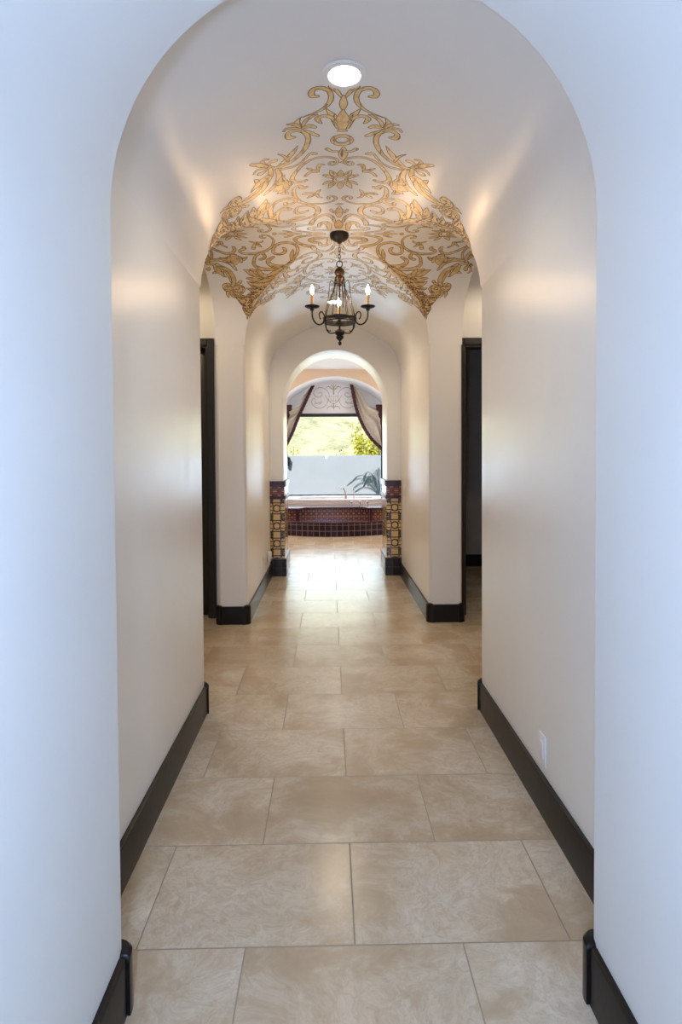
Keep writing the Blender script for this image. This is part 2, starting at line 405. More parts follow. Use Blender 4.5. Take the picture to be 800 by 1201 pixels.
# walls that hold the two side doorways (face the viewer at y=5.15)
ZD=2.345
def door_wall(name,x0,x1,xa,xb,label):
    bm=B()
    for a,b,z0,z1 in ((x0,xa,0,3.2),(xb,x1,0,3.2),(xa,xb,ZD,3.2)):
        if b-a>1e-4: prism(bm,[(a,5.15),(b,5.15),(b,5.29),(a,5.29)],z0,z1)
    return struct(name,bm,M['plaster'],35,label)
door_wall('wall_alcove_left',-2.3,-1.0,-1.93,-1.035,'recessed wall holding the left doorway')
door_wall('wall_alcove_right',1.14,3.3,1.165,2.05,'recessed wall holding the right doorway')
def boxes(name,L,m,label=None,smooth=None,kind='structure'):
    bm=B()
    for b in L: box(bm,*b)
    return struct(name,bm,M[m],smooth,label)
boxes('wall_alcove_end_left',[(-2.45,-2.3,1.5,5.3,0,3.2)],'plaster','end wall of the left side alcove')
boxes('wall_outer_right',[(3.3,3.45,-4.2,12.55,0,3.2)],'plaster','outer wall on the right')
boxes('wall_outer_left',[(-3.35,-3.2,-4.2,12.55,0,3.2)],'plaster','outer wall on the left')
boxes('ceiling_alcoves',[(-2.3,AXL,3.06,5.15,2.95,3.0),(AXR,3.3,3.06,5.15,2.95,3.0)],'plaster','flat ceilings of the side alcoves')
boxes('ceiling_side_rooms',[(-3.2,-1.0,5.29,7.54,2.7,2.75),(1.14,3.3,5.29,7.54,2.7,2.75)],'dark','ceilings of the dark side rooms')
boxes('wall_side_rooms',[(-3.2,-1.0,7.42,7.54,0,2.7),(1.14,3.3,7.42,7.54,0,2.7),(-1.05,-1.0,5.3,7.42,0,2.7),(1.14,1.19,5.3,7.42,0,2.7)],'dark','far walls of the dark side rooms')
boxes('ceiling_bath',[(-3.2,3.3,7.54,11.4,3.03,3.08)],'white_plaster','flat white bathroom ceiling')
boxes('wall_bath_front',[(-3.2,-1.0,7.54,7.6,0,3.03),(1.14,3.3,7.54,7.6,0,3.03)],'bath_wall','bathroom side of the arch wall')
boxes('ceiling_roof',[(-3.4,3.5,-4.3,12.6,3.2,3.3)],'plaster','flat roof slab over the whole house')
# window wall behind the tub
WX0,WX1,WZ0,WZ1=-.90,1.10,.575,2.20
bm=B()
for a in ((-3.2,WX0,12.4,12.55,0,3.2),(WX1,3.3,12.4,12.55,0,3.2),(WX0,WX1,12.4,12.55,0,WZ0),(WX0,WX1,12.4,12.55,WZ1,3.2)): box(bm,*a)
struct('wall_window',bm,M['white_plaster'],None,'white wall around the tub window')
fr=B()
box(fr,WX0,WX1,12.38,12.47,2.195,2.265,.004); box(fr,WX0,WX1,12.40,12.46,WZ0-.012,WZ0+.012,.003)
box(fr,WX0-.005,WX0+.03,12.40,12.46,WZ0,2.2,.004); box(fr,WX1-.03,WX1+.005,12.40,12.46,WZ0,2.2,.004)
wf=struct('window_1',fr,M['casing'],None,'large picture window behind the tub'); wf['category']='window'
g=B(); box(g,WX0+.03,WX1-.03,12.425,12.431,WZ0+.01,2.195); obj('pane',g,M['glass'],wf)
# foyer behind the viewer, with two unseen windows added to let cool light in
boxes('wall_foyer_back',[(-3.2,-2.9,-4.15,-4.0,0,3.2),(3.0,3.3,-4.15,-4.0,0,3.2),(-1.0,1.1,-4.15,-4.0,0,3.2),(-2.9,-1.0,-4.15,-4.0,0,.4),(-2.9,-1.0,-4.15,-4.0,2.9,3.2),(1.1,3.0,-4.15,-4.0,0,.4),(1.1,3.0,-4.15,-4.0,2.9,3.2)],'plaster','foyer wall with two added windows behind the viewer')
for k_,(xa,xb) in enumerate(((-2.9,-1.0),(1.1,3.0))):
    fr=B()
    for a in (xa,(xa+xb)/2-.03,xb-.06): box(fr,a,a+.06,-4.1,-4.04,.4,2.9)
    box(fr,xa,xb,-4.1,-4.04,.4,.46); box(fr,xa,xb,-4.1,-4.04,2.84,2.9)
    w2=struct('window_%d'%(k_+2),fr,M['casing'],None,('left','right')[k_]+' of two added, unseen foyer windows behind the viewer')
    g=B(); box(g,xa+.06,xb-.06,-4.075,-4.07,.46,2.84); obj('pane',g,M['glass'],w2)
# ---------------------------------------------------------------- floor
bm=B(); box(bm,-3.35,3.45,-4.2,12.55,-.1,0); struct('floor',bm,M['floor'],None,'travertine tile floor laid in a running bond')
# ---------------------------------------------------------------- baseboards
BH,BT=.148,.018
def offset_path(path,d):
    P=[Vector(p) for p in path]; out=[]
    for i in range(len(P)):
        if i==0: t=(P[1]-P[0]).normalized(); n=Vector((t.y,-t.x)); out.append(P[0]+n*d)
        elif i==len(P)-1: t=(P[-1]-P[-2]).normalized(); n=Vector((t.y,-t.x)); out.append(P[-1]+n*d)
        else:
            a=(P[i]-P[i-1]).normalized(); b=(P[i+1]-P[i]).normalized(); na=Vector((a.y,-a.x)); nb=Vector((b.y,-b.x)); m=(na+nb).normalized(); out.append(P[i]+m*d/max(.3,m.dot(na)))
    return out
def board(bm,path,H=BH,T=BT,ease=.006):
    prof=[(.0,0),(T,0),(T,H-ease*1.4),(T-ease*.45,H-ease*.4),(T-ease*1.4,H),(.0,H)]
    rows=[[bm.verts.new((q.x,q.y,z)) for q in offset_path(path,d)] for d,z in prof]
    for a,b in zip(rows,rows[1:]):
        for i in range(len(path)-1): bm.faces.new((a[i],a[i+1],b[i+1],b[i]))
    for k in (0,-1): bm.faces.new([rw[k] for rw in rows])
def arc(cx,cy,r,a0,a1,n=6): return [(cx+r*math.cos(math.radians(a0+(a1-a0)*k/n)),cy+r*math.sin(math.radians(a0+(a1-a0)*k/n))) for k in range(n+1)]
def cap_block(bm,path,H,T):
    """taller bullnose corner piece with softly rounded top corners"""
    P=[Vector(p) for p in path]; L=[0]
    for a,b in zip(P,P[1:]): L.append(L[-1]+(b-a).length)
    tot=L[-1]; rr=.02
    def top(s):
        e=min(s,tot-s)
        return H if e>=rr else H-rr+math.sqrt(max(0,rr*rr-(rr-e)**2))
    # resample
    S_=[0,.003,.007,.012,rr]+[rr+(tot-2*rr)*k/10 for k in range(1,10)]+[tot-rr,tot-.012,tot-.007,tot-.003,tot]
    def at(s):
        for i in range(len(L)-1):
            if s<=L[i+1]+1e-9: t=(s-L[i])/(L[i+1]-L[i]); return P[i].lerp(P[i+1],t)
        return P[-1]
    Q=[at(s) for s in S_]; off=offset_path(Q,T); off2=offset_path(Q,T-.007)
    rows=[[(q.x,q.y,0) for q in off],[(q.x,q.y,top(s)-.008) for q,s in zip(off,S_)],[(q.x,q.y,top(s)) for q,s in zip(off2,S_)],[(q.x,q.y,top(s)) for q,s in zip(Q,S_)]]
    R=[[bm.verts.new(p) for p in rw] for rw in rows]
    for a,b in zip(R,R[1:]):
        for i in range(len(Q)-1): bm.faces.new((a[i],a[i+1],b[i+1],b[i]))
    for k in (0,-1):
        v=R[0][k]; base=bm.verts.new((Q[k].x,Q[k].y,0)); bm.faces.new((v,R[1][k],R[2][k],R[3][k],base))
def baseboard(name,paths,caps,label):
    bm=B()
    for p in paths: board(bm,p)
    bmesh.ops.recalc_face_normals(bm,faces=bm.faces)
    o=struct(name,bm,M['basewood'],35,label)
    for c in caps:
        b2=B(); cap_block(b2,c,.158,.026); bmesh.ops.recalc_face_normals(b2,faces=b2.faces)
        obj('corner_block',b2,M['basewood'],o,35)
    return o
# paths run so that the room lies to their right-hand side
jL,jR=A0
baseboard('baseboard_entry_left',[[(jL,.32),(jL,1.47)]],[[(jL,1.472)]+arc(jL-.014,1.486,.014,0,90)+[(jL-.05,1.50)]],'dark wood baseboard on the near left jamb')
baseboard('baseboard_entry_right',[[(jR,1.47),(jR,.32)]],[[(jR+.05,1.50)]+arc(jR+.014,1.486,.014,90,180)+[(jR,1.472)]],'dark wood baseboard on the near right jamb')
baseboard('baseboard_hall_left',[[(XL,1.50),(XL,Y0-.035)],[(XL-.06,Y0),(AXL+.04,Y0)]],[[(XL,Y0-.036)]+arc(XL-r,Y0-r,r,0,90)+[(XL-.036,Y0)]],'dark wood baseboard along the left hall wall')
baseboard('baseboard_hall_right',[[(XR,Y0-.035),(XR,1.50)],[(AXR-.04,Y0),(XR+.06,Y0)]],[[(XR+.036,Y0)]+arc(XR+r,Y0-r,r,90,180)+[(XR,Y0-.036)]],'dark wood baseboard along the right hall wall')
baseboard('baseboard_pier_left',[[(AXL+.035,Y1),(XL-.035,Y1)],[(XL,Y1+.035),(XL,6.915)]],
  [[(XL-.036,Y1)]+arc(XL-r,Y1+r,r,-90,0)+[(XL,Y1+.036)],[(AXL,Y1+.036)]+arc(AXL+r,Y1+r,r,180,270)+[(AXL+.036,Y1)]],'dark wood baseboard around the left pier')
baseboard('baseboard_pier_right',[[(XR+.035,Y1),(AXR-.035,Y1)],[(XR,6.915),(XR,Y1+.035)]],
  [[(XR,Y1+.036)]+arc(XR+r,Y1+r,r,180,270)+[(XR+.036,Y1)],[(AXR-.036,Y1)]+arc(AXR-r,Y1+r,r,270,360)+[(AXR,Y1+.036)]],'dark wood baseboard around the right pier')
baseboard('baseboard_side_room',[[(1.2,7.42),(3.29,7.42)]],[],'dark baseboard seen through the right doorway')
# ---------------------------------------------------------------- doors
def door_frame(name,xa,xb,label,leaf):
    bm=B(); w=.058; y=5.15
    box(bm,xa-w,xa,y-.022,y+.0,0,ZD+w,.004); box(bm,xb,xb+w,y-.022,y+.0,0,ZD+w,.004); box(bm,xa,xb,y-.022,y+.0,ZD,ZD+w,.004)
    box(bm,xa,xa+.018,y,y+.14,0,ZD); box(bm,xb-.018,xb,y,y+.14,0,ZD); box(bm,xa+.018,xb-.018,y,y+.14,ZD-.018,ZD)
    o=struct(name,bm,M['casing'],None,label,'door')
    if leaf:
        d=B(); x0,x1=xa+.022,xb-.022; yl=y+.075; st=.11
        box(d,x0,x0+st,yl,yl+.045,.008,ZD-.022,.003); box(d,x1-st,x1,yl,yl+.045,.008,ZD-.022,.003)
        for z0,z1 in ((.008,.22),(.95,1.08),(2.10,ZD-.022)): box(d,x0+st,x1-st,yl,yl+.045,z0,z1,.003)
        lf=obj('door_leaf',d,M['casing'],o,35)
        for z0,z1 in ((.22,.95),(1.08,2.10)):
            p=B(); box(p,x0+st,x1-st,yl+.014,yl+.031,z0,z1,.004); box(p,x0+st+.05,x1-st-.05,yl+.006,yl+.02,z0+.05,z1-.05,.008); obj('door_panel',p,M['casing'],lf,35)
        h=B(); tube(h,[(x0+.06,yl+.0,1.0),(x0+.06,yl-.05,1.0),(x0+.17,yl-.055,1.0)],.009,8); obj('door_handle',h,M['bronze'],lf,40)
    return o
door_frame('door_1',-1.93,-1.038,'dark wood door with framed panels in the left alcove',True)
door_frame('door_2',1.165,2.05,'dark cased open doorway to an unlit room on the right',False)
# ---------------------------------------------------------------- tile on the bathroom arch piers
def tile_pier(name,sx,label):
    """sx=-1 left pier, +1 right pier; wraps front face, jamb and back face"""
    xj = jL if sx<0 else jR; xo = XL if sx<0 else XR
    def wrap(z0,z1,t,mat,nm,parent=None,xin=None):
        bm=B(); ya,yb=6.92-t,7.54+t; xi=xj-sx*t
        xo2=xo-sx*.0; xback=(-.98 if sx<0 else 1.12)
        poly=[(xo2,6.919),(xo2,ya),(xi,ya),(xi,yb),(xback,yb),(xback,7.541),(xj,7.541),(xj,6.919)]
        rr=min(.006,t*.8)
        prism(bm,rounded(poly,[0,0,rr,rr,0,0,0,0],3),z0,z1)
        o=obj(nm,bm,M[mat],parent,35); return o
    root=wrap(.2,.895,.006,'tal',name); root['kind']='structure'; root['label']=label
    wrap(0,.2,.026,'blacktile','base_tile',root)
    wrap(.200,.207,.024,'purple','base_trim',root)
    wrap(.895,.933,.020,'purple','lower_trim',root)
    wrap(.933,1.038,.008,'talband','band_tile',root)
    wrap(1.038,1.105,.022,'purple','cap_trim',root)
    return root
tile_pier('trim_tile_left',-1,'patterned tile wainscot on the left side of the bathroom arch')
tile_pier('trim_tile_right',1,'patterned tile wainscot on the right side of the bathroom arch')
# ---------------------------------------------------------------- painted ornament
MURAL=[(0,[(0.0089,1.8331,0.0073),(0.0162,1.8473,0.0114),(0.023,1.8615,0.0149),(0.0311,1.8757,0.0174),(0.0403,1.8899,0.0178),(0.0526,1.9041,0.0161),(0.0656,1.9136,0.0136),(0.0795,1.9278,0.0106)]),
(1,[(0,1.7337,0.0151),(0,1.7527,0.0259),(0,1.7716,0.0341),(0,1.7905,0.0343),(0,1.8095,0.0294),(0,1.8284,0.0212),(0,1.8473,0.0107),(0,1.8521,0.0073)]),
(0,[(0.2461,1.6959,0.0023),(0.2291,1.6959,0.0038),(0.2114,1.7006,0.0052),(0.1947,1.7053,0.0066),(0.1775,1.7101,0.0079),(0.1599,1.7195,0.0095),(0.1419,1.729,0.0114),(0.1244,1.7385,0.0136),(0.109,1.7527,0.0157),(0.0959,1.7669,0.018),(0.0851,1.7858,0.0199),(0.0777,1.8,0.0211),(0.0731,1.8142,0.0217),(0.0707,1.8284,0.0219),(0.0699,1.8426,0.022),(0.0706,1.8568,0.0218),(0.0733,1.871,0.0216),(0.0779,1.8852,0.0215),(0.0873,1.8994,0.0214),(0.1009,1.9089,0.0214),(0.1131,1.9183,0.0213),(0.1295,1.9231,0.0212),(0.1461,1.9231,0.021),(0.1633,1.9183,0.0225),(0.1742,1.9041,0.0247),(0.1793,1.8899,0.0256),(0.1782,1.8757,0.0252),(0.1724,1.8615,0.0229),(0.1557,1.8568,0.0176),(0.1446,1.8568,0.0145)]),
(0,[(0.1514,1.7006,0.0076),(0.1673,1.6959,0.0112),(0.183,1.6864,0.0145),(0.1963,1.6769,0.0168),(0.2091,1.6675,0.0185),(0.2204,1.6533,0.0193),(0.2289,1.6391,0.0185),(0.234,1.6249,0.0174),(0.2397,1.6107,0.0157),(0.244,1.5964,0.0141),(0.247,1.5822,0.0126),(0.2482,1.5775,0.0119)]),
(0,[(0.0272,1.5633,0.0239),(0.0317,1.5822,0.0268),(0.0347,1.5964,0.0289),(0.038,1.6107,0.0311),(0.0417,1.6249,0.0331),(0.0456,1.6391,0.0345),(0.0497,1.6533,0.0351),(0.0588,1.6722,0.0329),(0.0642,1.6864,0.0298),(0.0763,1.7053,0.0216),(0.0873,1.7243,0.0132),(0.0948,1.7385,0.0075)]),
(1,[(0,1.5444,0.032),(0,1.5633,0.0395),(0,1.587,0.0506),(0,1.6107,0.0599),(0,1.6391,0.0622),(0,1.6627,0.0537),(0,1.6864,0.0383),(0,1.7101,0.0221),(0,1.7243,0.0113)]),
(0,[(0.0407,1.6154,0.0157),(0.0504,1.6296,0.0169),(0.0592,1.6485,0.018),(0.0689,1.6627,0.019),(0.0845,1.6722,0.0194),(0.1018,1.6817,0.0189),(0.118,1.6817,0.0192),(0.1367,1.6769,0.0224),(0.1489,1.6675,0.025),(0.1493,1.6533,0.0241),(0.1426,1.6391,0.0205),(0.1358,1.6249,0.015),(0.1272,1.6154,0.0078)]),
(1,[(-0.0235,1.5302,0.0121),(-0.0064,1.5302,0.019),(0.0098,1.5302,0.0179),(0.0235,1.5302,0.0121)]),
(1,[(0.0101,1.2083,0.0132),(0.0105,1.2272,0.0268),(0.0108,1.2462,0.0385),(0.011,1.2698,0.0464),(0.0113,1.2888,0.0461),(0.0115,1.3124,0.0378),(0.0118,1.3314,0.026),(0.0119,1.3503,0.0158),(0.012,1.355,0.0127)]),
(0,[(0.0244,1.3077,0.0129),(0.0418,1.3077,0.0135),(0.0585,1.3077,0.0145),(0.0725,1.3172,0.0164),(0.0859,1.3314,0.0192),(0.0952,1.3408,0.0212)]),
(1,[(-0.0035,1.1751,0.0089),(0.0129,1.1751,0.0175),(0.0254,1.1751,0.0089)]),
(0,[(0.0542,1.1799,0.0178),(0.0716,1.1799,0.015),(0.082,1.1657,0.0123),(0.0776,1.1515,0.0113),(0.0623,1.142,0.0109),(0.0466,1.1467,0.0112),(0.0338,1.1562,0.0121),(0.0266,1.1704,0.0131),(0.0245,1.1846,0.0139),(0.0253,1.1988,0.0145),(0.0301,1.213,0.0152),(0.0449,1.2272,0.0155),(0.0611,1.232,0.0154),(0.0771,1.2414,0.0153),(0.0932,1.2462,0.0153),(0.1105,1.2509,0.0152),(0.1302,1.2509,0.0152),(0.152,1.2509,0.0151),(0.1737,1.2462,0.0153),(0.1945,1.2367,0.016),(0.2145,1.2272,0.0169),(0.2272,1.2178,0.0176),(0.239,1.2083,0.0182),(0.2554,1.1941,0.0191),(0.271,1.1799,0.02),(0.2818,1.1657,0.0206),(0.2925,1.1515,0.0213),(0.3026,1.1373,0.0219),(0.3117,1.1231,0.0225),(0.3236,1.1041,0.0237),(0.3306,1.0899,0.0245),(0.3375,1.0757,0.0251),(0.3405,1.0615,0.025),(0.3414,1.0473,0.0241),(0.3393,1.0331,0.0231),(0.3341,1.0189,0.0221),(0.326,1.0047,0.0212),(0.31,0.9905,0.0213),(0.2938,0.9811,0.0225),(0.2783,0.9763,0.0234),(0.2604,0.9763,0.0236),(0.2474,0.9811,0.0234)]),
(0,[(0.2492,0.8864,0.024),(0.2646,0.8817,0.0275),(0.2789,0.8911,0.0282),(0.2844,0.9053,0.0261),(0.2898,0.9195,0.0238),(0.2996,0.9337,0.0204),(0.3168,0.9337,0.0185),(0.3311,0.9195,0.0189),(0.3373,0.9053,0.0195),(0.3399,0.8911,0.0202),(0.342,0.8722,0.021),(0.3429,0.858,0.0217),(0.3434,0.8438,0.0225),(0.3438,0.8249,0.0234),(0.3426,0.8107,0.0242),(0.3403,0.7917,0.0245),(0.3361,0.7728,0.0244),(0.3303,0.7538,0.024),(0.3274,0.7396,0.0237),(0.32,0.7207,0.0229),(0.3116,0.7065,0.022),(0.3029,0.6876,0.0208),(0.2929,0.6734,0.0195),(0.2816,0.6592,0.0183),(0.2688,0.645,0.0173),(0.2543,0.6308,0.0166),(0.2382,0.6213,0.016),(0.2211,0.6118,0.0156),(0.2027,0.6071,0.0153),(0.1823,0.6024,0.0153),(0.1613,0.5976,0.0155),(0.1416,0.5929,0.0156),(0.1246,0.5929,0.0152),(0.1032,0.5976,0.0138),(0.0846,0.6024,0.0128),(0.0666,0.6118,0.0136),(0.0498,0.626,0.0158),(0.0375,0.6402,0.0178),(0.0307,0.6544,0.019),(0.0286,0.6686,0.0198),(0.0338,0.6828,0.0203),(0.0477,0.697,0.0202),(0.064,0.7018,0.0202),(0.0827,0.697,0.0204),(0.0898,0.6828,0.0191),(0.0849,0.6686,0.0162),(0.083,0.6639,0.0152)]),
(0,[(0.1672,1.2982,0.0172),(0.1838,1.303,0.0256),(0.1964,1.3124,0.0198),(0.2116,1.3077,0.0122),(0.2197,1.2935,0.012),(0.2281,1.2793,0.0124),(0.2366,1.2651,0.0129),(0.2484,1.2509,0.013),(0.2566,1.2367,0.013),(0.2726,1.2225,0.0132),(0.2855,1.213,0.014),(0.3035,1.2083,0.0152),(0.3193,1.2036,0.0155),(0.3363,1.2036,0.0154),(0.3544,1.2083,0.0154),(0.375,1.213,0.0162),(0.3967,1.2178,0.0171),(0.4158,1.2272,0.0176),(0.4272,1.2414,0.0176),(0.4376,1.2556,0.0175),(0.4487,1.2698,0.0173)]),
(0,[(0.426,1.2698,0.0087),(0.407,1.2793,0.0144),(0.3895,1.2888,0.0196),(0.3719,1.303,0.0241),(0.3584,1.3124,0.027),(0.3463,1.3266,0.0295),(0.3352,1.3408,0.031),(0.3197,1.3598,0.0296),(0.3086,1.374,0.0243),(0.2971,1.3929,0.0162),(0.2869,1.4118,0.008),(0.2796,1.426,0.0025)]),
(0,[(0.3503,1.2888,0.0129),(0.3545,1.303,0.0126),(0.3605,1.3219,0.0122),(0.3635,1.3361,0.012),(0.3707,1.355,0.0111),(0.3783,1.3692,0.0098),(0.3872,1.3834,0.0076),(0.4009,1.3976,0.0041),(0.4065,1.4071,0.0025)]),
(0,[(0.2959,1.5207,0.0161),(0.3135,1.5254,0.0249),(0.3266,1.5349,0.0276),(0.332,1.5491,0.0279),(0.3331,1.5633,0.0269),(0.3294,1.5775,0.0255),(0.3121,1.587,0.0238),(0.2944,1.587,0.0236),(0.278,1.587,0.0237),(0.261,1.5775,0.0238),(0.2482,1.568,0.0238),(0.2367,1.5538,0.0239),(0.2255,1.5396,0.024),(0.2196,1.5254,0.0241),(0.2139,1.5065,0.0243),(0.212,1.4923,0.0244),(0.2112,1.4781,0.0245),(0.2116,1.4639,0.0246),(0.2136,1.445,0.0248),(0.2163,1.4308,0.025),(0.2202,1.4166,0.0251),(0.2251,1.4024,0.025),(0.2316,1.3834,0.0248),(0.2389,1.3692,0.0243),(0.2469,1.355,0.0238),(0.2555,1.3408,0.0234),(0.2645,1.3266,0.0229),(0.2783,1.3124,0.022),(0.2932,1.2982,0.0215),(0.3088,1.284,0.0212),(0.3247,1.2746,0.0213),(0.3416,1.2651,0.022),(0.3591,1.2604,0.0239),(0.3764,1.2604,0.0257),(0.394,1.2556,0.0264),(0.4111,1.2556,0.0263),(0.4274,1.2604,0.0261),(0.445,1.2651,0.0262),(0.4605,1.2793,0.0262),(0.4713,1.2935,0.0254),(0.4769,1.3124,0.0233),(0.4789,1.3266,0.0215),(0.4755,1.3408,0.0219),(0.4619,1.3503,0.0252),(0.4461,1.3503,0.0243),(0.429,1.3456,0.0216),(0.4263,1.3456,0.0212)]),
(0,[(0.2504,1.6059,0.0118),(0.2584,1.6201,0.018),(0.2652,1.6343,0.0233),(0.2698,1.6485,0.0267),(0.2684,1.6627,0.0242),(0.2594,1.6769,0.015),(0.2521,1.6864,0.0077)]),
(0,[(0.2514,1.5964,0.0118),(0.2615,1.6154,0.0151),(0.2712,1.6296,0.0179),(0.2869,1.6438,0.0194),(0.3038,1.658,0.0145),(0.3217,1.6627,0.0072),(0.3293,1.6675,0.0039)]),
(0,[(0.2477,1.5822,0.0119),(0.2627,1.5917,0.0117),(0.2762,1.6012,0.0115),(0.2896,1.6107,0.0116),(0.3062,1.6201,0.0126),(0.3219,1.6249,0.0145),(0.3374,1.6296,0.0154),(0.3503,1.6154,0.0121),(0.3513,1.6154,0.0117)]),
(0,[(0.2416,1.5917,0.0118),(0.2229,1.5964,0.0204),(0.2049,1.6012,0.0268),(0.1847,1.5964,0.0246),(0.1713,1.587,0.0186),(0.1653,1.5822,0.0158)]),
(0,[(0.2284,1.568,0.0079),(0.2172,1.5538,0.0123),(0.2008,1.5396,0.0179),(0.185,1.5254,0.0204),(0.1741,1.5112,0.0197),(0.1579,1.5018,0.0173),(0.151,1.4923,0.0163)]),
(0,[(0.4691,1.284,0.0173),(0.4696,1.2698,0.02),(0.4707,1.2462,0.024),(0.4724,1.2225,0.028),(0.4758,1.2036,0.0309),(0.4815,1.1893,0.032),(0.4892,1.1751,0.0322),(0.502,1.1609,0.0315),(0.5156,1.1467,0.0306),(0.5308,1.1325,0.0289),(0.5478,1.1183,0.0271),(0.5603,1.1089,0.0261),(0.5798,1.0994,0.0247),(0.5994,1.0947,0.0227),(0.6204,1.0899,0.0195),(0.642,1.0852,0.0157),(0.6608,1.0852,0.0128),(0.6799,1.0805,0.0108),(0.6953,1.0757,0.0095),(0.6984,1.0757,0.0091)]),
(0,[(0.4301,1.2414,0.0175),(0.4279,1.2225,0.0202),(0.4239,1.1988,0.0243),(0.4202,1.1751,0.0284),(0.4189,1.1562,0.0313),(0.4215,1.1373,0.0325),(0.4266,1.1183,0.0327),(0.4328,1.1041,0.0324),(0.4398,1.0899,0.0318),(0.4477,1.0757,0.0311),(0.4615,1.0568,0.0295),(0.4764,1.0426,0.0276),(0.4946,1.0284,0.0264),(0.5124,1.0237,0.025),(0.5266,1.0142,0.0218),(0.5401,1.0047,0.012),(0.5428,1.0047,0.0093)]),
(0,[(0.4908,1.2178,0.0132),(0.5038,1.1988,0.0176),(0.5162,1.1799,0.0217),(0.5288,1.1657,0.0254),(0.5469,1.1562,0.0293),(0.5656,1.1562,0.0323),(0.5823,1.1562,0.0313),(0.5976,1.1467,0.0224),(0.6111,1.1325,0.0101),(0.6178,1.1231,0.0045)]),
(0,[(0.5474,1.1893,0.0177),(0.5588,1.2036,0.0218),(0.5655,1.2178,0.022),(0.5705,1.232,0.0162),(0.5745,1.2462,0.008),(0.5766,1.2509,0.0044)]),
(0,[(0.4807,1.3172,0.0171),(0.4913,1.3361,0.0187),(0.5003,1.355,0.02),(0.5071,1.374,0.0209),(0.5092,1.3882,0.0209),(0.5072,1.4024,0.0198),(0.4947,1.4118,0.0154),(0.4803,1.4024,0.0102),(0.4663,1.3929,0.0052),(0.4631,1.3929,0.0042)]),
(0,[(0.4855,1.3219,0.0128),(0.4978,1.3361,0.0177),(0.5082,1.355,0.0219),(0.5203,1.3692,0.0248),(0.5314,1.3882,0.0247),(0.5458,1.4024,0.0216),(0.5602,1.4166,0.0173),(0.5713,1.4308,0.0135),(0.575,1.4355,0.0124)]),
(0,[(0.4966,1.3219,0.0085),(0.5141,1.3266,0.012),(0.529,1.3361,0.015),(0.549,1.3408,0.017),(0.5653,1.3314,0.0112),(0.5741,1.3172,0.0054),(0.5756,1.3172,0.0043)]),
(0,[(0.4949,1.2982,0.0172),(0.5103,1.284,0.0295),(0.5267,1.2793,0.0331),(0.5397,1.2888,0.0227),(0.5415,1.2888,0.0215)]),
(0,[(0.7578,1.1041,0.0181),(0.7388,1.0994,0.0278),(0.7214,1.0994,0.0352),(0.7071,1.1136,0.0344),(0.7001,1.1278,0.0279),(0.6994,1.1278,0.027)]),
(0,[(0.7491,1.0899,0.0136),(0.7411,1.0757,0.0145),(0.728,1.0615,0.0158),(0.7145,1.0426,0.0172),(0.7022,1.0284,0.0185),(0.6922,1.0142,0.0198),(0.6829,1,0.0212),(0.6704,0.9905,0.023),(0.6681,0.9858,0.0234)]),
(0,[(0.7424,1.0663,0.0137),(0.7529,1.0852,0.0176),(0.7617,1.1041,0.0209),(0.7644,1.1183,0.022),(0.7691,1.1325,0.0225),(0.7675,1.1467,0.0194),(0.7606,1.1609,0.011),(0.7546,1.1704,0.0045)]),
(0,[(0.7557,1.1136,0.0181),(0.7686,1.1231,0.0221),(0.7858,1.1373,0.0267),(0.8011,1.142,0.0255),(0.8188,1.1373,0.0126),(0.8269,1.1373,0.0045)]),
(0,[(0.76,1.0947,0.0182),(0.7759,1.0947,0.0205),(0.796,1.0994,0.023),(0.8109,1.0947,0.0214),(0.8186,1.0805,0.0168),(0.8244,1.0663,0.0111),(0.8291,1.0521,0.0062),(0.8298,1.0521,0.0046)]),
(0,[(0.7153,1.0237,0.0185),(0.723,1.0095,0.0308),(0.7343,0.9905,0.0464),(0.7466,0.9811,0.0511),(0.7665,0.9858,0.0376),(0.7773,0.9905,0.028)]),
(0,[(0.786,1.0852,0.0182),(0.7981,1.071,0.0203),(0.809,1.0568,0.0223),(0.8165,1.0426,0.0244),(0.8217,1.0284,0.026),(0.8266,1.0095,0.0274),(0.8294,0.9905,0.028),(0.8296,0.9669,0.0276),(0.829,0.9527,0.027),(0.8291,0.9337,0.0264),(0.828,0.9195,0.0256),(0.8272,0.9053,0.0249),(0.8258,0.8864,0.024)]),
(0,[(0.9008,0.1053,0.0287),(0.8933,0.1243,0.0308),(0.7561,0.7633,0.0297),(0.7426,0.7775,0.0369),(0.7275,0.7964,0.0429),(0.7142,0.8154,0.0439),(0.7026,0.8343,0.0372),(0.696,0.8485,0.0316),(0.6898,0.8627,0.0253),(0.6801,0.8817,0.0131),(0.6732,0.8959,0.0048)]),
(0,[(0.8164,0.1527,0.0284),(0.8133,0.1716,0.0312),(0.7094,0.7112,0.0296),(0.7073,0.7254,0.0333),(0.7031,0.7444,0.0351),(0.6979,0.7586,0.033),(0.6892,0.7775,0.0267),(0.6805,0.7917,0.0187),(0.6728,0.8059,0.0119),(0.6703,0.8107,0.0098)]),
(0,[(0.9234,0.1053,0.0344),(0.7783,0.7822,0.0296),(0.7728,0.8012,0.03),(0.7689,0.8154,0.0302),(0.7631,0.8343,0.0302),(0.7592,0.8485,0.0297),(0.7545,0.8627,0.0277),(0.7488,0.8769,0.0216),(0.7431,0.8911,0.0144)]),
(0,[(0.9173,0.0627,0.0232),(0.9269,0.0769,0.027),(0.9325,0.0911,0.0297),(0.79,0.7917,0.0279),(0.7943,0.8107,0.0302),(0.7985,0.8296,0.0321),(0.8032,0.8438,0.0334),(0.807,0.858,0.0338),(0.8102,0.8722,0.0332),(0.8189,0.8911,0.0296),(0.8264,0.9101,0.0246),(0.8325,0.9243,0.0203),(0.8335,0.9337,0.0189)]),
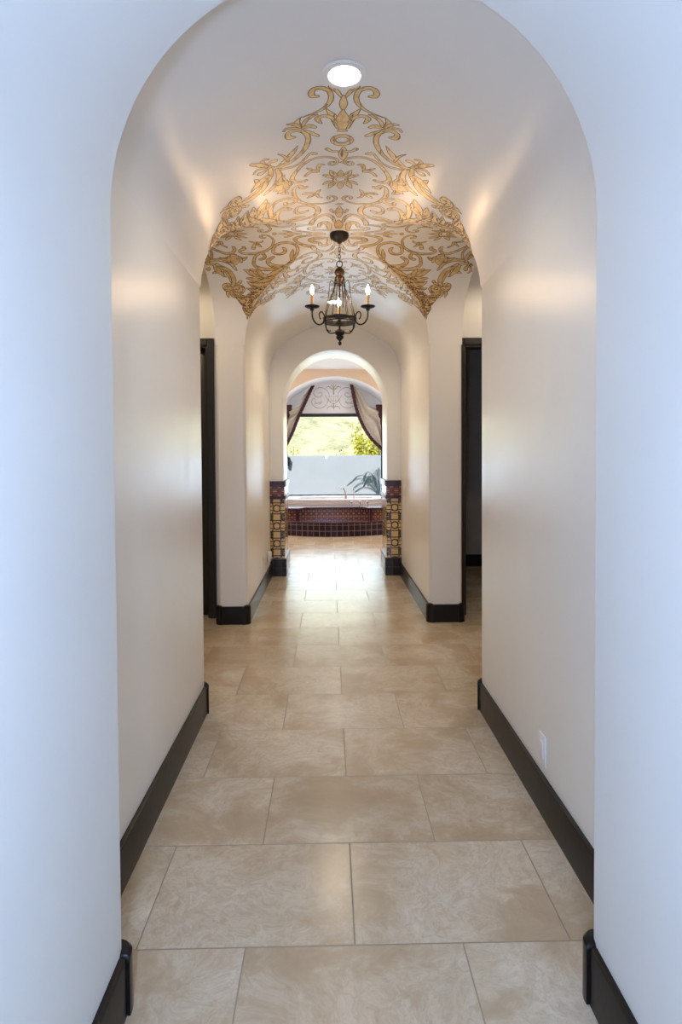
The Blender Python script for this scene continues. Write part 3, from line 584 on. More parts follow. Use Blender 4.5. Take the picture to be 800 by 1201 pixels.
(0,[(0.8572,0.8864,0.024),(0.8591,0.9053,0.0295),(0.8601,0.9195,0.0335),(0.8615,0.9337,0.0376),(0.8628,0.9479,0.0415),(0.8651,0.9716,0.0465),(0.8645,0.9905,0.0451),(0.8618,1.0047,0.037),(0.8574,1.0189,0.0261),(0.8526,1.0331,0.0139)]),
(0,[(0.8743,0.9195,0.0238),(0.8833,0.9337,0.0246),(0.8984,0.929,0.0166),(0.901,0.9148,0.0124),(0.9016,0.9101,0.0095)]),
(0,[(0.2599,0.5124,0.021),(0.2748,0.503,0.024),(0.2902,0.4982,0.0261),(0.3069,0.503,0.0256),(0.3262,0.5124,0.023),(0.3402,0.5314,0.0209),(0.3461,0.5503,0.0204),(0.3469,0.5645,0.0205),(0.3459,0.5787,0.0206),(0.3426,0.5929,0.0206),(0.3357,0.6071,0.0205),(0.3209,0.6166,0.0204),(0.3045,0.6166,0.0202),(0.2855,0.6118,0.0203),(0.2648,0.6071,0.0214),(0.2495,0.6024,0.0228),(0.2345,0.5929,0.0243),(0.2207,0.5834,0.0258),(0.208,0.5692,0.0273),(0.1958,0.555,0.0289),(0.1851,0.5408,0.0303),(0.177,0.5266,0.0314),(0.1718,0.5124,0.032),(0.1693,0.4935,0.0323),(0.1687,0.4793,0.0322),(0.1703,0.4651,0.0318),(0.174,0.4509,0.031),(0.1799,0.4367,0.0297),(0.188,0.4225,0.0282),(0.198,0.4083,0.0269),(0.21,0.3988,0.0254),(0.2241,0.3893,0.0239),(0.2396,0.3846,0.0226),(0.2562,0.3799,0.0216),(0.2738,0.3799,0.0212),(0.2928,0.3799,0.0213),(0.3125,0.3846,0.0215),(0.333,0.3893,0.0216),(0.3538,0.3988,0.0215),(0.375,0.413,0.0215),(0.3972,0.4225,0.0214),(0.4191,0.4367,0.0213),(0.4431,0.4556,0.0213),(0.4554,0.4698,0.0212),(0.4682,0.4793,0.0211),(0.4802,0.4888,0.0211),(0.4903,0.503,0.021),(0.5058,0.5172,0.021)]),
(0,[(0.4154,0.7538,0.0198),(0.4118,0.7396,0.0216),(0.4061,0.7207,0.024),(0.3937,0.7112,0.0255),(0.3778,0.7018,0.0256),(0.3596,0.7065,0.024),(0.3445,0.7112,0.0218),(0.3334,0.7254,0.0197),(0.3344,0.7396,0.0196),(0.3408,0.7538,0.0198),(0.3517,0.768,0.0197),(0.3614,0.7822,0.0195),(0.379,0.7917,0.0195),(0.3958,0.8059,0.02),(0.4146,0.8107,0.021),(0.4334,0.8154,0.022),(0.4529,0.8201,0.0227),(0.4719,0.8249,0.0236),(0.4892,0.8154,0.0249),(0.5038,0.8012,0.0271),(0.5157,0.7822,0.0291),(0.5219,0.768,0.0299),(0.5263,0.7538,0.0303),(0.5298,0.7349,0.0304),(0.5319,0.716,0.0303),(0.5326,0.697,0.0297),(0.5325,0.6734,0.0288),(0.5322,0.6592,0.0282),(0.53,0.6355,0.0269),(0.5287,0.6213,0.0262),(0.5241,0.5976,0.025),(0.5164,0.574,0.0237),(0.5123,0.5598,0.023),(0.5036,0.5408,0.0218),(0.4983,0.5219,0.0209)]),
(0,[(0.3848,0.6213,0.0205),(0.3931,0.6355,0.0223),(0.4057,0.6497,0.0251),(0.4188,0.6686,0.0279),(0.4312,0.6781,0.0303),(0.4479,0.6781,0.0328),(0.4632,0.6734,0.0346),(0.4763,0.6639,0.0358),(0.4852,0.6497,0.0368),(0.4927,0.6355,0.0374),(0.4985,0.6166,0.0369),(0.5009,0.5976,0.0343),(0.4993,0.574,0.029),(0.4956,0.5503,0.0228),(0.4921,0.5314,0.0174),(0.4915,0.5219,0.0157)]),
(0,[(0.2806,0.4272,0.0053),(0.2989,0.4272,0.0132),(0.3156,0.432,0.0201),(0.3335,0.4367,0.0254),(0.3514,0.4414,0.0268),(0.3726,0.4462,0.0245),(0.3944,0.4462,0.0206),(0.4115,0.4509,0.017),(0.4175,0.4509,0.016)]),
(0,[(0.1605,1.0994,0.0136),(0.158,1.1136,0.0167),(0.1545,1.1325,0.0207),(0.1505,1.1467,0.0229),(0.1445,1.1609,0.0237),(0.1267,1.1609,0.0156),(0.1161,1.1562,0.0089)]),
(0,[(0.1611,1.0899,0.0182),(0.1793,1.0947,0.019),(0.1963,1.1041,0.0188),(0.2105,1.1183,0.0153),(0.2245,1.1278,0.0092),(0.2337,1.142,0.0045)]),
(0,[(0.162,1.0757,0.0183),(0.1789,1.0805,0.0182),(0.2022,1.0805,0.0182),(0.2206,1.0757,0.0183),(0.2349,1.0615,0.0183),(0.2456,1.0473,0.0184),(0.2477,1.0473,0.0184)]),
(0,[(0.1637,0.7491,0.0149),(0.1784,0.7586,0.0161),(0.192,0.768,0.0173),(0.2063,0.7775,0.0188),(0.228,0.787,0.022),(0.2443,0.7917,0.0248),(0.265,0.7964,0.0286),(0.2695,0.7964,0.0294)]),
(0,[(0.1828,0.7538,0.0149),(0.2016,0.7444,0.0208),(0.2184,0.7396,0.0247),(0.2329,0.7302,0.0205),(0.2435,0.7207,0.01)]),
(0,[(0.1757,0.7633,0.0148),(0.1692,0.7775,0.0182),(0.1646,0.7917,0.0197),(0.1568,0.8059,0.0169),(0.1477,0.8201,0.0061),(0.1467,0.8201,0.0049)]),
(0,[(0.1766,0.7491,0.0149),(0.1719,0.7349,0.0154),(0.1675,0.7207,0.0157),(0.1597,0.7065,0.015),(0.1459,0.697,0.01),(0.1343,0.6923,0.005)]),
(1,[(0,0.9953,0.0233),(0,1.0142,0.0319),(0,1.0331,0.0369),(0,1.0521,0.0238),(0,1.071,0.0091)]),
(0,[(0.0395,1,0.0233),(0.047,1.0142,0.0293),(0.0543,1.0284,0.0327),(0.0586,1.0426,0.0307),(0.0658,1.0568,0.0212),(0.0698,1.071,0.014),(0.0728,1.0757,0.0091)]),
(0,[(0.0647,0.9763,0.0187),(0.0774,0.9905,0.0245),(0.0899,1.0047,0.028),(0.1061,1.0142,0.0221),(0.1208,1.0237,0.0109),(0.1232,1.0237,0.0093)]),
(1,[(0,0.9006,0.0239),(0,0.8817,0.0355),(0,0.8627,0.0386),(0,0.8391,0.0252),(0,0.8201,0.0097)]),
(0,[(0.0423,0.9101,0.0238),(0.0536,0.8959,0.0319),(0.062,0.8817,0.0336),(0.0676,0.8675,0.0295),(0.0764,0.8485,0.0185),(0.0826,0.8343,0.0097)]),
(0,[(0.0665,0.929,0.019),(0.0842,0.9243,0.0279),(0.0998,0.9148,0.0254),(0.1139,0.9006,0.0166),(0.124,0.8911,0.0096)]),
(1,[(-0.0202,0.5692,0.0155),(-0.0027,0.5692,0.0305),(0.014,0.574,0.0216),(0.0201,0.574,0.0155)]),
(1,[(0,0.342,0.0218),(0,0.3609,0.0293),(0,0.3846,0.0405),(0,0.413,0.0501),(0,0.4367,0.0534),(0,0.4604,0.0467),(0,0.4888,0.0336),(0,0.5124,0.0198),(0,0.5266,0.0105)]),
(0,[(0.0366,0.4225,0.0214),(0.0484,0.4414,0.02),(0.0589,0.4556,0.0186),(0.0673,0.4698,0.0168),(0.0681,0.484,0.0102),(0.0623,0.4888,0.0053)]),
(0,[(0.0339,0.2473,0.0167),(0.0382,0.2663,0.0189),(0.0409,0.2805,0.0204),(0.044,0.2947,0.022),(0.0475,0.3089,0.0237),(0.0513,0.3231,0.0251),(0.0554,0.3373,0.0264),(0.0647,0.3562,0.0277),(0.0755,0.3704,0.0281),(0.0875,0.3846,0.0279),(0.1006,0.3941,0.0273),(0.1229,0.3941,0.0256),(0.1399,0.3893,0.0236),(0.1569,0.3799,0.022),(0.1722,0.3704,0.0217),(0.1858,0.3562,0.0236),(0.1982,0.342,0.0269),(0.2095,0.3231,0.0305),(0.2189,0.3041,0.033),(0.2267,0.2852,0.0343),(0.2327,0.2663,0.035),(0.2368,0.2473,0.0348),(0.2389,0.2237,0.0336),(0.2371,0.2,0.0303),(0.235,0.1858,0.028),(0.229,0.1669,0.0229),(0.2235,0.1527,0.0185),(0.2219,0.1479,0.0171)]),
(0,[(0.0827,0.0959,0.023),(0.0825,0.1195,0.0264),(0.0823,0.1479,0.0313),(0.0832,0.1763,0.0361),(0.0844,0.1905,0.038),(0.0863,0.2047,0.0393),(0.0928,0.2189,0.0405),(0.1016,0.2331,0.0405),(0.1113,0.2473,0.0397),(0.1306,0.2521,0.0382),(0.1461,0.2426,0.0366),(0.1583,0.2284,0.0335),(0.1631,0.2142,0.0298),(0.1657,0.2,0.025),(0.1675,0.1811,0.0202),(0.1686,0.1716,0.017)]),
(1,[(0,0.1432,0.0455),(0,0.1669,0.0512),(0,0.1858,0.0558),(0,0.2047,0.0574),(0,0.2237,0.0527),(0,0.2426,0.0411),(0,0.2615,0.0269),(0,0.2805,0.0111)]),
(0,[(0.4675,0.4687,0.0321),(0.4864,0.4852,0.036),(0.5053,0.5085,0.0417),(0.5195,0.5218,0.0447),(0.5337,0.5354,0.0476),(0.5432,0.5482,0.0502),(0.5574,0.5607,0.0523),(0.5669,0.5724,0.0538),(0.5763,0.5843,0.055),(0.5858,0.5962,0.056),(0.5953,0.6082,0.0568),(0.6047,0.6201,0.0575),(0.6142,0.6318,0.0581),(0.6331,0.6541,0.0597),(0.6521,0.6747,0.0618),(0.671,0.6941,0.0642),(0.6852,0.7125,0.0662),(0.7089,0.7324,0.0672),(0.7278,0.7528,0.0668),(0.742,0.7637,0.0664),(0.7562,0.7747,0.0657),(0.7799,0.7956,0.0638),(0.7988,0.8147,0.0615),(0.813,0.8244,0.0603),(0.832,0.8423,0.0575),(0.8509,0.859,0.0542),(0.8698,0.8737,0.0505),(0.884,0.8848,0.0461),(0.8982,0.8953,0.0373),(0.9124,0.902,0.0295),(0.9172,0.9038,0.0279)]),
(0,[(0.6899,0.7127,0.0268),(0.6947,0.7295,0.0326),(0.7041,0.7542,0.0411),(0.7136,0.7809,0.0493),(0.7183,0.8036,0.0539),(0.7183,0.8208,0.0538),(0.7136,0.8353,0.0509),(0.7089,0.8561,0.0432),(0.7041,0.8709,0.0368),(0.6947,0.887,0.0276),(0.6852,0.9025,0.0177),(0.6757,0.9147,0.0094),(0.671,0.9186,0.0067)]),
(0,[(0.7515,0.7641,0.0271),(0.7562,0.7788,0.0307),(0.7609,0.7996,0.036),(0.7657,0.8231,0.0404),(0.7704,0.8461,0.0408),(0.7657,0.8689,0.0348),(0.7562,0.8931,0.0246),(0.7467,0.9147,0.014),(0.742,0.9299,0.0068)]),
(0,[(0.7988,0.8058,0.0273),(0.8036,0.8279,0.0386),(0.8036,0.8478,0.0482),(0.8083,0.8689,0.0544),(0.8083,0.8877,0.0526),(0.813,0.9088,0.0426),(0.8178,0.9295,0.0291),(0.8225,0.9462,0.0174),(0.8225,0.9517,0.0137)]),
(0,[(0.6237,0.6531,0.0265),(0.6284,0.6689,0.0285),(0.6426,0.6924,0.0315),(0.6521,0.7185,0.0338),(0.6615,0.7439,0.0333),(0.6663,0.77,0.0284),(0.671,0.7845,0.0246),(0.6757,0.812,0.0162),(0.6805,0.8345,0.009),(0.6805,0.8419,0.0067)]),
(0,[(0.6142,0.7637,0.0462),(0.6189,0.7782,0.0472),(0.6284,0.7995,0.0488),(0.6379,0.8232,0.0492),(0.6426,0.8451,0.0465),(0.6426,0.8663,0.0384),(0.6379,0.8881,0.0265),(0.6331,0.9073,0.0147),(0.6331,0.9212,0.0066)]),
(0,[(0.5953,0.7612,0.0461),(0.5905,0.7777,0.0485),(0.5858,0.8017,0.0522),(0.5811,0.8282,0.0544),(0.5763,0.8525,0.0525),(0.5669,0.875,0.0435),(0.5527,0.8973,0.0298),(0.5432,0.9173,0.0159),(0.5385,0.9315,0.0065)]),
(0,[(0.5953,0.7698,0.0329),(0.5811,0.783,0.0365),(0.5716,0.7957,0.0395),(0.5621,0.8093,0.0403),(0.5527,0.8225,0.0368),(0.5432,0.838,0.0283),(0.5337,0.8534,0.018),(0.529,0.8708,0.0065)]),
(0,[(0.6047,0.7625,0.033),(0.5858,0.7681,0.034),(0.5669,0.7767,0.0346),(0.5527,0.7838,0.0305),(0.5385,0.7914,0.0155),(0.5337,0.7955,0.0065)]),
(0,[(0.6047,0.7496,0.0264),(0.6047,0.7337,0.0378),(0.6047,0.7183,0.0338),(0.6047,0.711,0.0264)]),
(0,[(0.6047,0.7025,0.0132),(0.5953,0.681,0.0206),(0.5858,0.6611,0.027),(0.5763,0.6402,0.0318),(0.5621,0.6196,0.0326),(0.5479,0.5964,0.0296),(0.5337,0.5734,0.0249),(0.5195,0.5547,0.0207),(0.5195,0.5487,0.0195)]),
(0,[(0.3917,1.0226,0.0507),(0.4012,1.0449,0.0478),(0.4059,1.0647,0.0448),(0.4107,1.0842,0.0407),(0.4107,1.0994,0.0349),(0.4059,1.113,0.0262),(0.3964,1.1244,0.0167),(0.387,1.1366,0.0063)]),
(0,[(0.3917,0.9733,0.0507),(0.4012,0.9568,0.0478),(0.4059,0.9411,0.0448),(0.4107,0.9257,0.0407),(0.4059,0.9057,0.0308),(0.3964,0.8924,0.0214),(0.387,0.8809,0.0125),(0.3822,0.8732,0.0063)]),
(0,[(0.3917,1.0391,0.038),(0.4107,1.0465,0.0398),(0.4296,1.0544,0.0383),(0.4485,1.0619,0.015),(0.4485,1.0622,0.0128)]),
(0,[(0.3917,0.9569,0.038),(0.4107,0.9526,0.0398),(0.4249,0.946,0.0383),(0.4438,0.9403,0.0217),(0.4485,0.9376,0.0128)]),
(0,[(0.387,0.9971,0.0633),(0.4059,0.998,0.0661),(0.4249,0.9979,0.0678),(0.4438,0.9979,0.0592),(0.4627,0.9977,0.0353),(0.4769,0.9966,0.0064)]),
(0,[(0.3538,1.0238,0.0189),(0.3538,1.009,0.0298),(0.3538,0.9919,0.026),(0.3538,0.983,0.0189)]),
(0,[(0.832,0.8907,0.0275),(0.832,0.9072,0.0282),(0.832,0.9309,0.0292),(0.832,0.9569,0.0302),(0.8272,0.9792,0.0309),(0.8225,0.9981,0.0312),(0.813,1.0152,0.0312),(0.8036,1.0308,0.0311),(0.7941,1.0446,0.0307),(0.7799,1.056,0.0299),(0.7657,1.066,0.0289),(0.7515,1.0737,0.0278),(0.742,1.0792,0.027)]),
(0,[(0.7231,1.0669,0.0269),(0.742,1.0644,0.027),(0.7609,1.0563,0.0271),(0.7657,1.0414,0.0272),(0.7704,1.0237,0.0272),(0.7657,1.0094,0.0272),(0.7562,0.9966,0.0271),(0.7373,0.991,0.027),(0.7183,0.9987,0.0269),(0.7183,1.0167,0.0269),(0.7231,1.0305,0.0269),(0.7231,1.0363,0.0269)]),
(0,[(0.7325,1.0862,0.027),(0.742,1.0983,0.0281),(0.7467,1.1141,0.0295),(0.7515,1.1299,0.0309),(0.7467,1.1462,0.0323),(0.7373,1.1587,0.0335),(0.7183,1.158,0.0339),(0.7089,1.1515,0.0336)]),
(0,[(0.8367,0.9183,0.0275),(0.8414,0.9321,0.0327),(0.8462,0.9517,0.0405),(0.8509,0.9732,0.0469),(0.8509,0.9922,0.0482),(0.8509,1.01,0.0413),(0.8462,1.0272,0.0288),(0.8414,1.0421,0.0157),(0.8367,1.0523,0.0069)]),
(0,[(0.8462,0.9287,0.0344),(0.8651,0.9458,0.0363),(0.8793,0.9592,0.036),(0.8935,0.9544,0.0069)]),
(0,[(0.9077,0.9115,0.0278),(0.9124,0.9327,0.0361),(0.9124,0.9521,0.0416),(0.9124,0.9681,0.0385),(0.9077,0.9825,0.0287),(0.903,0.9922,0.0209)]),
(0,[(0.9172,0.9038,0.0279),(0.9172,0.921,0.0331),(0.9219,0.9372,0.0356),(0.9314,0.9489,0.0298),(0.9408,0.9612,0.0094),(0.9456,0.9633,0.007)]),
(0,[(0.7183,1.0747,0.0269),(0.6994,1.0661,0.0292),(0.6852,1.0591,0.0311),(0.6663,1.0526,0.0328),(0.6473,1.0496,0.0337),(0.6237,1.0519,0.0332),(0.6047,1.0568,0.033),(0.5858,1.0643,0.0329),(0.5669,1.0699,0.0327),(0.5479,1.0832,0.0326),(0.5385,1.0955,0.0326),(0.529,1.1092,0.0325),(0.5195,1.123,0.0325),(0.5148,1.1373,0.0324),(0.5053,1.1522,0.0324),(0.4959,1.1667,0.0323),(0.4864,1.1824,0.0323)]),
(0,[(0.4959,1.2095,0.0259),(0.5195,1.2015,0.0381),(0.5337,1.195,0.0443),(0.5479,1.187,0.0457),(0.5621,1.1756,0.0392),(0.5811,1.1621,0.0275),(0.6,1.1496,0.0151),(0.6142,1.1411,0.0066)]),
(2,[(0.0564,1.4355,0.0248),(0.0555,1.4308,0.0248),(0.0527,1.4213,0.0249),(0.0479,1.4118,0.025),(0.0412,1.4024,0.025),(0.0327,1.3976,0.0251),(0.023,1.3929,0.0251),(0.0124,1.3882,0.0251),(0.0013,1.3882,0.0251),(-0.0099,1.3882,0.0251),(-0.0206,1.3882,0.0251),(-0.0305,1.3929,0.0251),(-0.0394,1.4024,0.025),(-0.0465,1.4071,0.025),(-0.0519,1.4166,0.0249),(-0.0552,1.426,0.0249),(-0.0564,1.4355,0.0248),(-0.0554,1.445,0.0247),(-0.0522,1.4497,0.0247),(-0.0472,1.4592,0.0246),(-0.0403,1.4639,0.0246),(-0.0319,1.4686,0.0245),(-0.0224,1.4734,0.0245),(-0.012,1.4781,0.0245),(-0.0011,1.4781,0.0245),(0.0097,1.4781,0.0245),(0.0202,1.4781,0.0245),(0.03,1.4734,0.0245),(0.0386,1.4686,0.0245),(0.0457,1.4639,0.0246),(0.0513,1.4544,0.0247),(0.0549,1.445,0.0247),(0.0564,1.4355,0.0248)]),
(2,[(0.0459,0.9574,0.0188),(0.0453,0.9479,0.0189),(0.0429,0.9432,0.0189),(0.0389,0.9337,0.0189),(0.0333,0.929,0.019),(0.0265,0.9243,0.019),(0.0186,0.9195,0.019),(0.01,0.9148,0.019),(0.0009,0.9148,0.019),(-0.0081,0.9148,0.019),(-0.017,0.9195,0.019),(-0.025,0.9195,0.019),(-0.0321,0.9243,0.019),(-0.038,0.9337,0.0189),(-0.0423,0.9385,0.0189),(-0.0451,0.9479,0.0189),(-0.046,0.9527,0.0189),(-0.0453,0.9621,0.0188),(-0.0427,0.9669,0.0188),(-0.0386,0.9763,0.0187),(-0.033,0.9811,0.0187),(-0.0262,0.9858,0.0187),(-0.0184,0.9905,0.0187),(-0.0098,0.9905,0.0187),(-0.0009,0.9905,0.0187),(0.008,0.9905,0.0187),(0.0165,0.9905,0.0187),(0.0245,0.9858,0.0187),(0.0316,0.9811,0.0187),(0.0375,0.9763,0.0187),(0.0418,0.9716,0.0188),(0.0446,0.9669,0.0188),(0.0459,0.9574,0.0188)])]

def ribbon_pts(P,W,cap=True):
    """resample a 2D stroke, add round caps, return centre, normal, half width"""
    n=len(P); out=[]
    for i in range(n):
        a=P[max(i-1,0)]; b=P[min(i+1,n-1)]; t=(b-a)
        if t.length<1e-9: continue
        t.normalize(); out.append((P[i],Vector((-t.y,t.x)),W[i]/2,t))
    if cap:
        c,nn,h,t=out[0]; pre=[(c-t*h*math.sin(k),nn,h*math.cos(k),t) for k in (1.45,1.1,.6)] if h>.003 else [(c-t*.002,nn,.0005,t)]
        c,nn,h,t=out[-1]; post=[(c+t*h*math.sin(k),nn,h*math.cos(k),t) for k in (.6,1.1,1.45)] if h>.003 else [(c+t*.002,nn,.0005,t)]
        out=pre+out+post
    return out
def lay(bm,P,W,mapf,off,grow,clip,mi,closed=False):
    R=ribbon_pts(P,[w+2*grow for w in W],not closed); prev=None
    if closed:
        pass
    for c,nn,h,t in R:
        k=max(2,min(4,int(h*2/.012)+1))
        row=[]
        ok=clip(c)
        for j in range(5):
            q=c+nn*h*(j/2-1); row.append(mapf(q,off) if ok else None)
        if ok and prev:
            vs=[bm.verts.new(p) for p in row]
            for j in range(4):
                try:
                    f=bm.faces.new((prev[j],prev[j+1],vs[j+1],vs[j])); f.material_index=mi
                except ValueError: pass
            prev=vs
        elif ok: prev=[bm.verts.new(p) for p in row]
        else: prev=None
def mural_web(kind):
    bm=B()
    def mp(q,off):
        x,y=q; z=vault(x,y); e=.004
        fx=(vault(x+e,y)-vault(x-e,y))/(2*e); fy=(vault(x,y+e)-vault(x,y-e))/(2*e)
        fx=max(-2.5,min(2.5,fx)); fy=max(-2.5,min(2.5,fy))
        nn=Vector((fx,fy,-1)).normalized(); return Vector((x,y,z))+nn*off
    def place(U,Wd):
        if kind=='near': return Vector((CX+U*HX,CY-Wd*HY))
        if kind=='far': return Vector((CX+U*HX,CY+Wd*HY))
        if kind=='left': return Vector((CX-Wd*HX,CY+U*HY))
        return Vector((CX+Wd*HX,CY+U*HY))
    def clip(c):
        if kind=='left' and c.x<AXL+.015: return False
        if kind=='right' and c.x>AXR-.015: return False
        if kind in('near','far') and not (XL+.012<c.x<XR-.012): return False
        if kind in('left','right') and not(Y0+.012<c.y<Y1-.012): return False
        vx=abs(c.x-CX)/HX; vy=abs(c.y-CY)/HY
        if kind in('near','far') and vy<1 and vx>vy+.035: return False
        if kind in('left','right') and vx<1 and vy>vx+.035: return False
        return True
    for k,(flag,pts) in enumerate(MURAL):
        for s in ((1,) if flag else (1,-1)):
            P=[];W=[]
            for u,w,wd in pts:
                q=place(u*s,w)
                if P and (q-P[-1]).length<.004: continue
                P.append(q); W.append(wd)
            if len(P)<2: continue
            if flag==2: P.append(P[1]);W.append(W[1])
            lay(bm,P,W,mp,.0005+k*.00001,.0022,clip,1,flag==2)
            lay(bm,P,W,mp,.0005+k*.00001+.000006,-.0018,clip,0,flag==2)
    return bm
mural=empty('painted_vault_ornament',(CX,CY,CROWN),'gold scrollwork painted across the groin vault around the chandelier','ceiling painting')
for kd in ('near','far','left','right'):
    o=obj('painted_web',mural_web(kd),[M['gold'],M['line']],mural); o.location=(-CX,-CY,-CROWN)
# ornament painted on the tympanum over the tub window
T_L=[([(385,470),(385.5,462),(381,456.5),(375,454.8),(369.5,457),(367.5,461),(370,465),(374.5,466),(377.5,463),(375.5,460.5),(372.5,462)],.011),
 ([(385,468),(383,473.5),(379,477.5),(372.5,478.5),(367.5,476),(365,471.5),(367,467.5),(370,468.5)],.011),
 ([(368,474),(372,473),(378,472)],.012),([(371,474),(369,470)],.010),([(374,475),(377,470)],.008),
 ([(381,463),(383,467),(384.5,469)],.009),([(390.5,459),(387,454),(383.5,454),(382,455.5)],.012),
 ([(390.5,457),(389,453),(387.5,451.5)],.010),([(390.5,457),(386.5,455.5),(385,452.5)],.008),
 ([(391,465),(385.5,465)],.008),([(391,470.5),(382,470)],.008),([(390.5,474),(387,472),(386,470)],.010),
 ([(390.5,478),(387,476.5),(384,478),(383.5,480)],.012),([(390,478),(387.5,474.5)],.009),([(388,467),(388.5,471)],.007)]
T_C=[([(390.8,458),(390.8,450.5)],.016),([(390.8,463),(390.8,459)],.022),([(390.8,480),(390.8,473)],.020),([(390.8,471),(390.8,466)],.008)]
def tymp(px,py): return Vector(((px-390.8)/700*12.4,1.40+(533.9-py)/700*12.4-.0))
bm=B(); tcx=.094
def mpt(q,off): return Vector((q.x+tcx,12.399-off,q.y))
for L,mir in ((T_L,(1,-1)),(T_C,(1,))):
    for pts,w in L:
        for s in mir:
            P=spline([tymp(390.8+s*(a-390.8),b).to_3d() for a,b in pts],6); P=[p.to_2d() for p in P]
            n=len(P); W=[w*(1.25-.5*abs(2*i/(n-1)-1)) for i in range(n)]
            lay(bm,P,W,mpt,.0015,0,lambda c:True,0)
o=obj('painted_tympanum_scroll',bm,M['tline']); tag(o,'thin olive double scroll painted on the white arch above the tub window','wall painting')
# ---------------------------------------------------------------- chandelier
def chandelier():
    cx,cy=.077,4.105
    root=empty('chandelier',(cx,cy,vault(cx,cy)),'black wrought iron chandelier with three lit candle lamps','chandelier')
    zr=CROWN
    def part(name,bm,m,parent=root,smooth=40,label=None):
        o=obj(name,bm,m,parent,smooth,label)
        return o
    Z=lambda z: z-zr
    b=B(); lathe(b,[(0,Z(2.909)),(.064,Z(2.909)),(.066,Z(2.895)),(.060,Z(2.878)),(.040,Z(2.862)),(.016,Z(2.853)),(.010,Z(2.842)),(0,Z(2.840))],n=32); part('canopy',b,M['iron'])
    b=B(); z=2.842; k=0
    while z>2.725:
        pts=[]
        for i in range(14):
            a=2*PI*i/14; u=.0085*math.cos(a); w=.016*math.sin(a)
            pts.append((u if k%2 else 0,0 if k%2 else u,Z(z-.014+w)))
        tube(b,pts,.0024,6,True); z-=.0245; k+=1
    o=part('chain',b,M['iron'])
    b=B(); tube(b,[(.020*math.cos(2*PI*i/20),0,Z(2.703)+.022*math.sin(2*PI*i/20)) for i in range(20)],.0035,8,True); part('hanging_ring',b,M['iron'])
    b=B(); lathe(b,[(0,Z(2.684)),(.012,Z(2.684)),(.016,Z(2.676)),(.028,Z(2.668)),(.034,Z(2.655)),(.034,Z(2.640)),(.028,Z(2.628)),(.024,Z(2.622)),(.033,Z(2.612)),(.031,Z(2.600)),(.022,Z(2.585)),(.014,Z(2.574)),(.012,Z(2.566)),(.016,Z(2.560)),(.008,Z(2.553)),(.0048,Z(2.545)),(.0048,Z(2.245))],n=24); part('stem',b,[M['bronze']],label='bronze urn-shaped stem')
    b=B(); R=.110; zc=2.322
    lathe(b,[(R-.004,Z(zc-.018)),(R+.004,Z(zc-.018)),(R+.007,Z(zc-.012)),(R+.004,Z(zc-.007)),(R+.004,Z(zc+.007)),(R+.007,Z(zc+.012)),(R+.004,Z(zc+.018)),(R-.004,Z(zc+.018)),(R-.004,Z(zc-.018))],n=48)
    part('ring',b,M['iron'])
    b=B(); lathe(b,[(0,Z(2.258)),(.016,Z(2.260)),(.032,Z(2.250)),(.036,Z(2.238)),(.030,Z(2.226)),(.020,Z(2.218)),(.027,Z(2.210)),(.024,Z(2.198)),(.010,Z(2.186)),(.006,Z(2.178)),(.012,Z(2.170)),(.011,Z(2.160)),(.005,Z(2.152)),(0,Z(2.149))],n=24); part('finial',b,M['iron'])
    def pol(a,r,z): return (r*math.cos(a),r*math.sin(a),Z(z))
    for i in range(3):
        a=math.radians(-31+120*i)+math.radians(1)
        if True:
            b=B(); tube(b,spline([pol(a,.112,2.325),pol(a,.130,2.292),pol(a,.158,2.276),pol(a,.190,2.285),pol(a,.210,2.315),pol(a,.214,2.350),pol(a,.214,2.366)],6),.0052,8)
            tube(b,spline([pol(a,.114,2.300),pol(a,.118,2.330),pol(a,.132,2.358),pol(a,.150,2.362),pol(a,.161,2.345),pol(a,.156,2.322),pol(a,.148,2.314)],6),[.0045]*37,8)
            tube(b,spline([pol(a,.112,2.300),pol(a,.112,2.270),pol(a,.100,2.248),pol(a,.082,2.240),pol(a,.074,2.246)],6),.004,8)
            arm=part('arm',b,M['iron'])
            x,y,_=pol(a,.214,0)
            b=B(); lathe(b,[(0,Z(2.362)),(.012,Z(2.362)),(.014,Z(2.372)),(.010,Z(2.376)),(.030,Z(2.379)),(.046,Z(2.386)),(.050,Z(2.392)),(.047,Z(2.393)),(.030,Z(2.387)),(.012,Z(2.385)),(0,Z(2.385))],(x,y,0),28); obj('drip_pan',b,M['iron'],arm,40)
            b=B(); lathe(b,[(0,Z(2.386)),(.0125,Z(2.386)),(.0125,Z(2.405)),(.0115,Z(2.409)),(.0115,Z(2.466)),(.009,Z(2.471)),(0,Z(2.471))],(x,y,0),20); obj('candle_sleeve',b,M['candle'],arm,40)
            b=B(); lathe(b,[(0,Z(2.471)),(.006,Z(2.472)),(.010,Z(2.482)),(.0125,Z(2.494)),(.011,Z(2.507)),(.006,Z(2.520)),(.002,Z(2.531)),(0,Z(2.533))],(x,y,0),16); obj('bulb',b,M['bulb'],arm,40,'lit flame-shaped bulb')
        a2=a+math.radians(60)
        for aa in (a,a2):
            b=B()
            tube(b,spline([pol(aa,.112,2.335),pol(aa,.098,2.40),pol(aa,.072,2.47),pol(aa,.045,2.53),pol(aa,.030,2.575),pol(aa,.034,2.60)],6),.0026,6)
            part('wire',b,M['iron'])
            b=B(); a3=aa+math.radians(30)
            tube(b,spline([pol(a3,.108,2.335),pol(a3,.088,2.42),pol(a3,.074,2.50),pol(a3,.068,2.565),pol(a3,.058,2.592),pol(a3,.046,2.588),pol(a3,.036,2.565),pol(a3,.040,2.52),pol(a3,.052,2.47),pol(a3,.046,2.42)],6),.0028,6)
            part('wire',b,M['iron'])
        b=B(); tube(b,spline([pol(a2,.110,2.306),pol(a2,.104,2.270),pol(a2,.084,2.246),pol(a2,.055,2.240),pol(a2,.030,2.244)],6),.0042,8); part('brace',b,M['iron'])
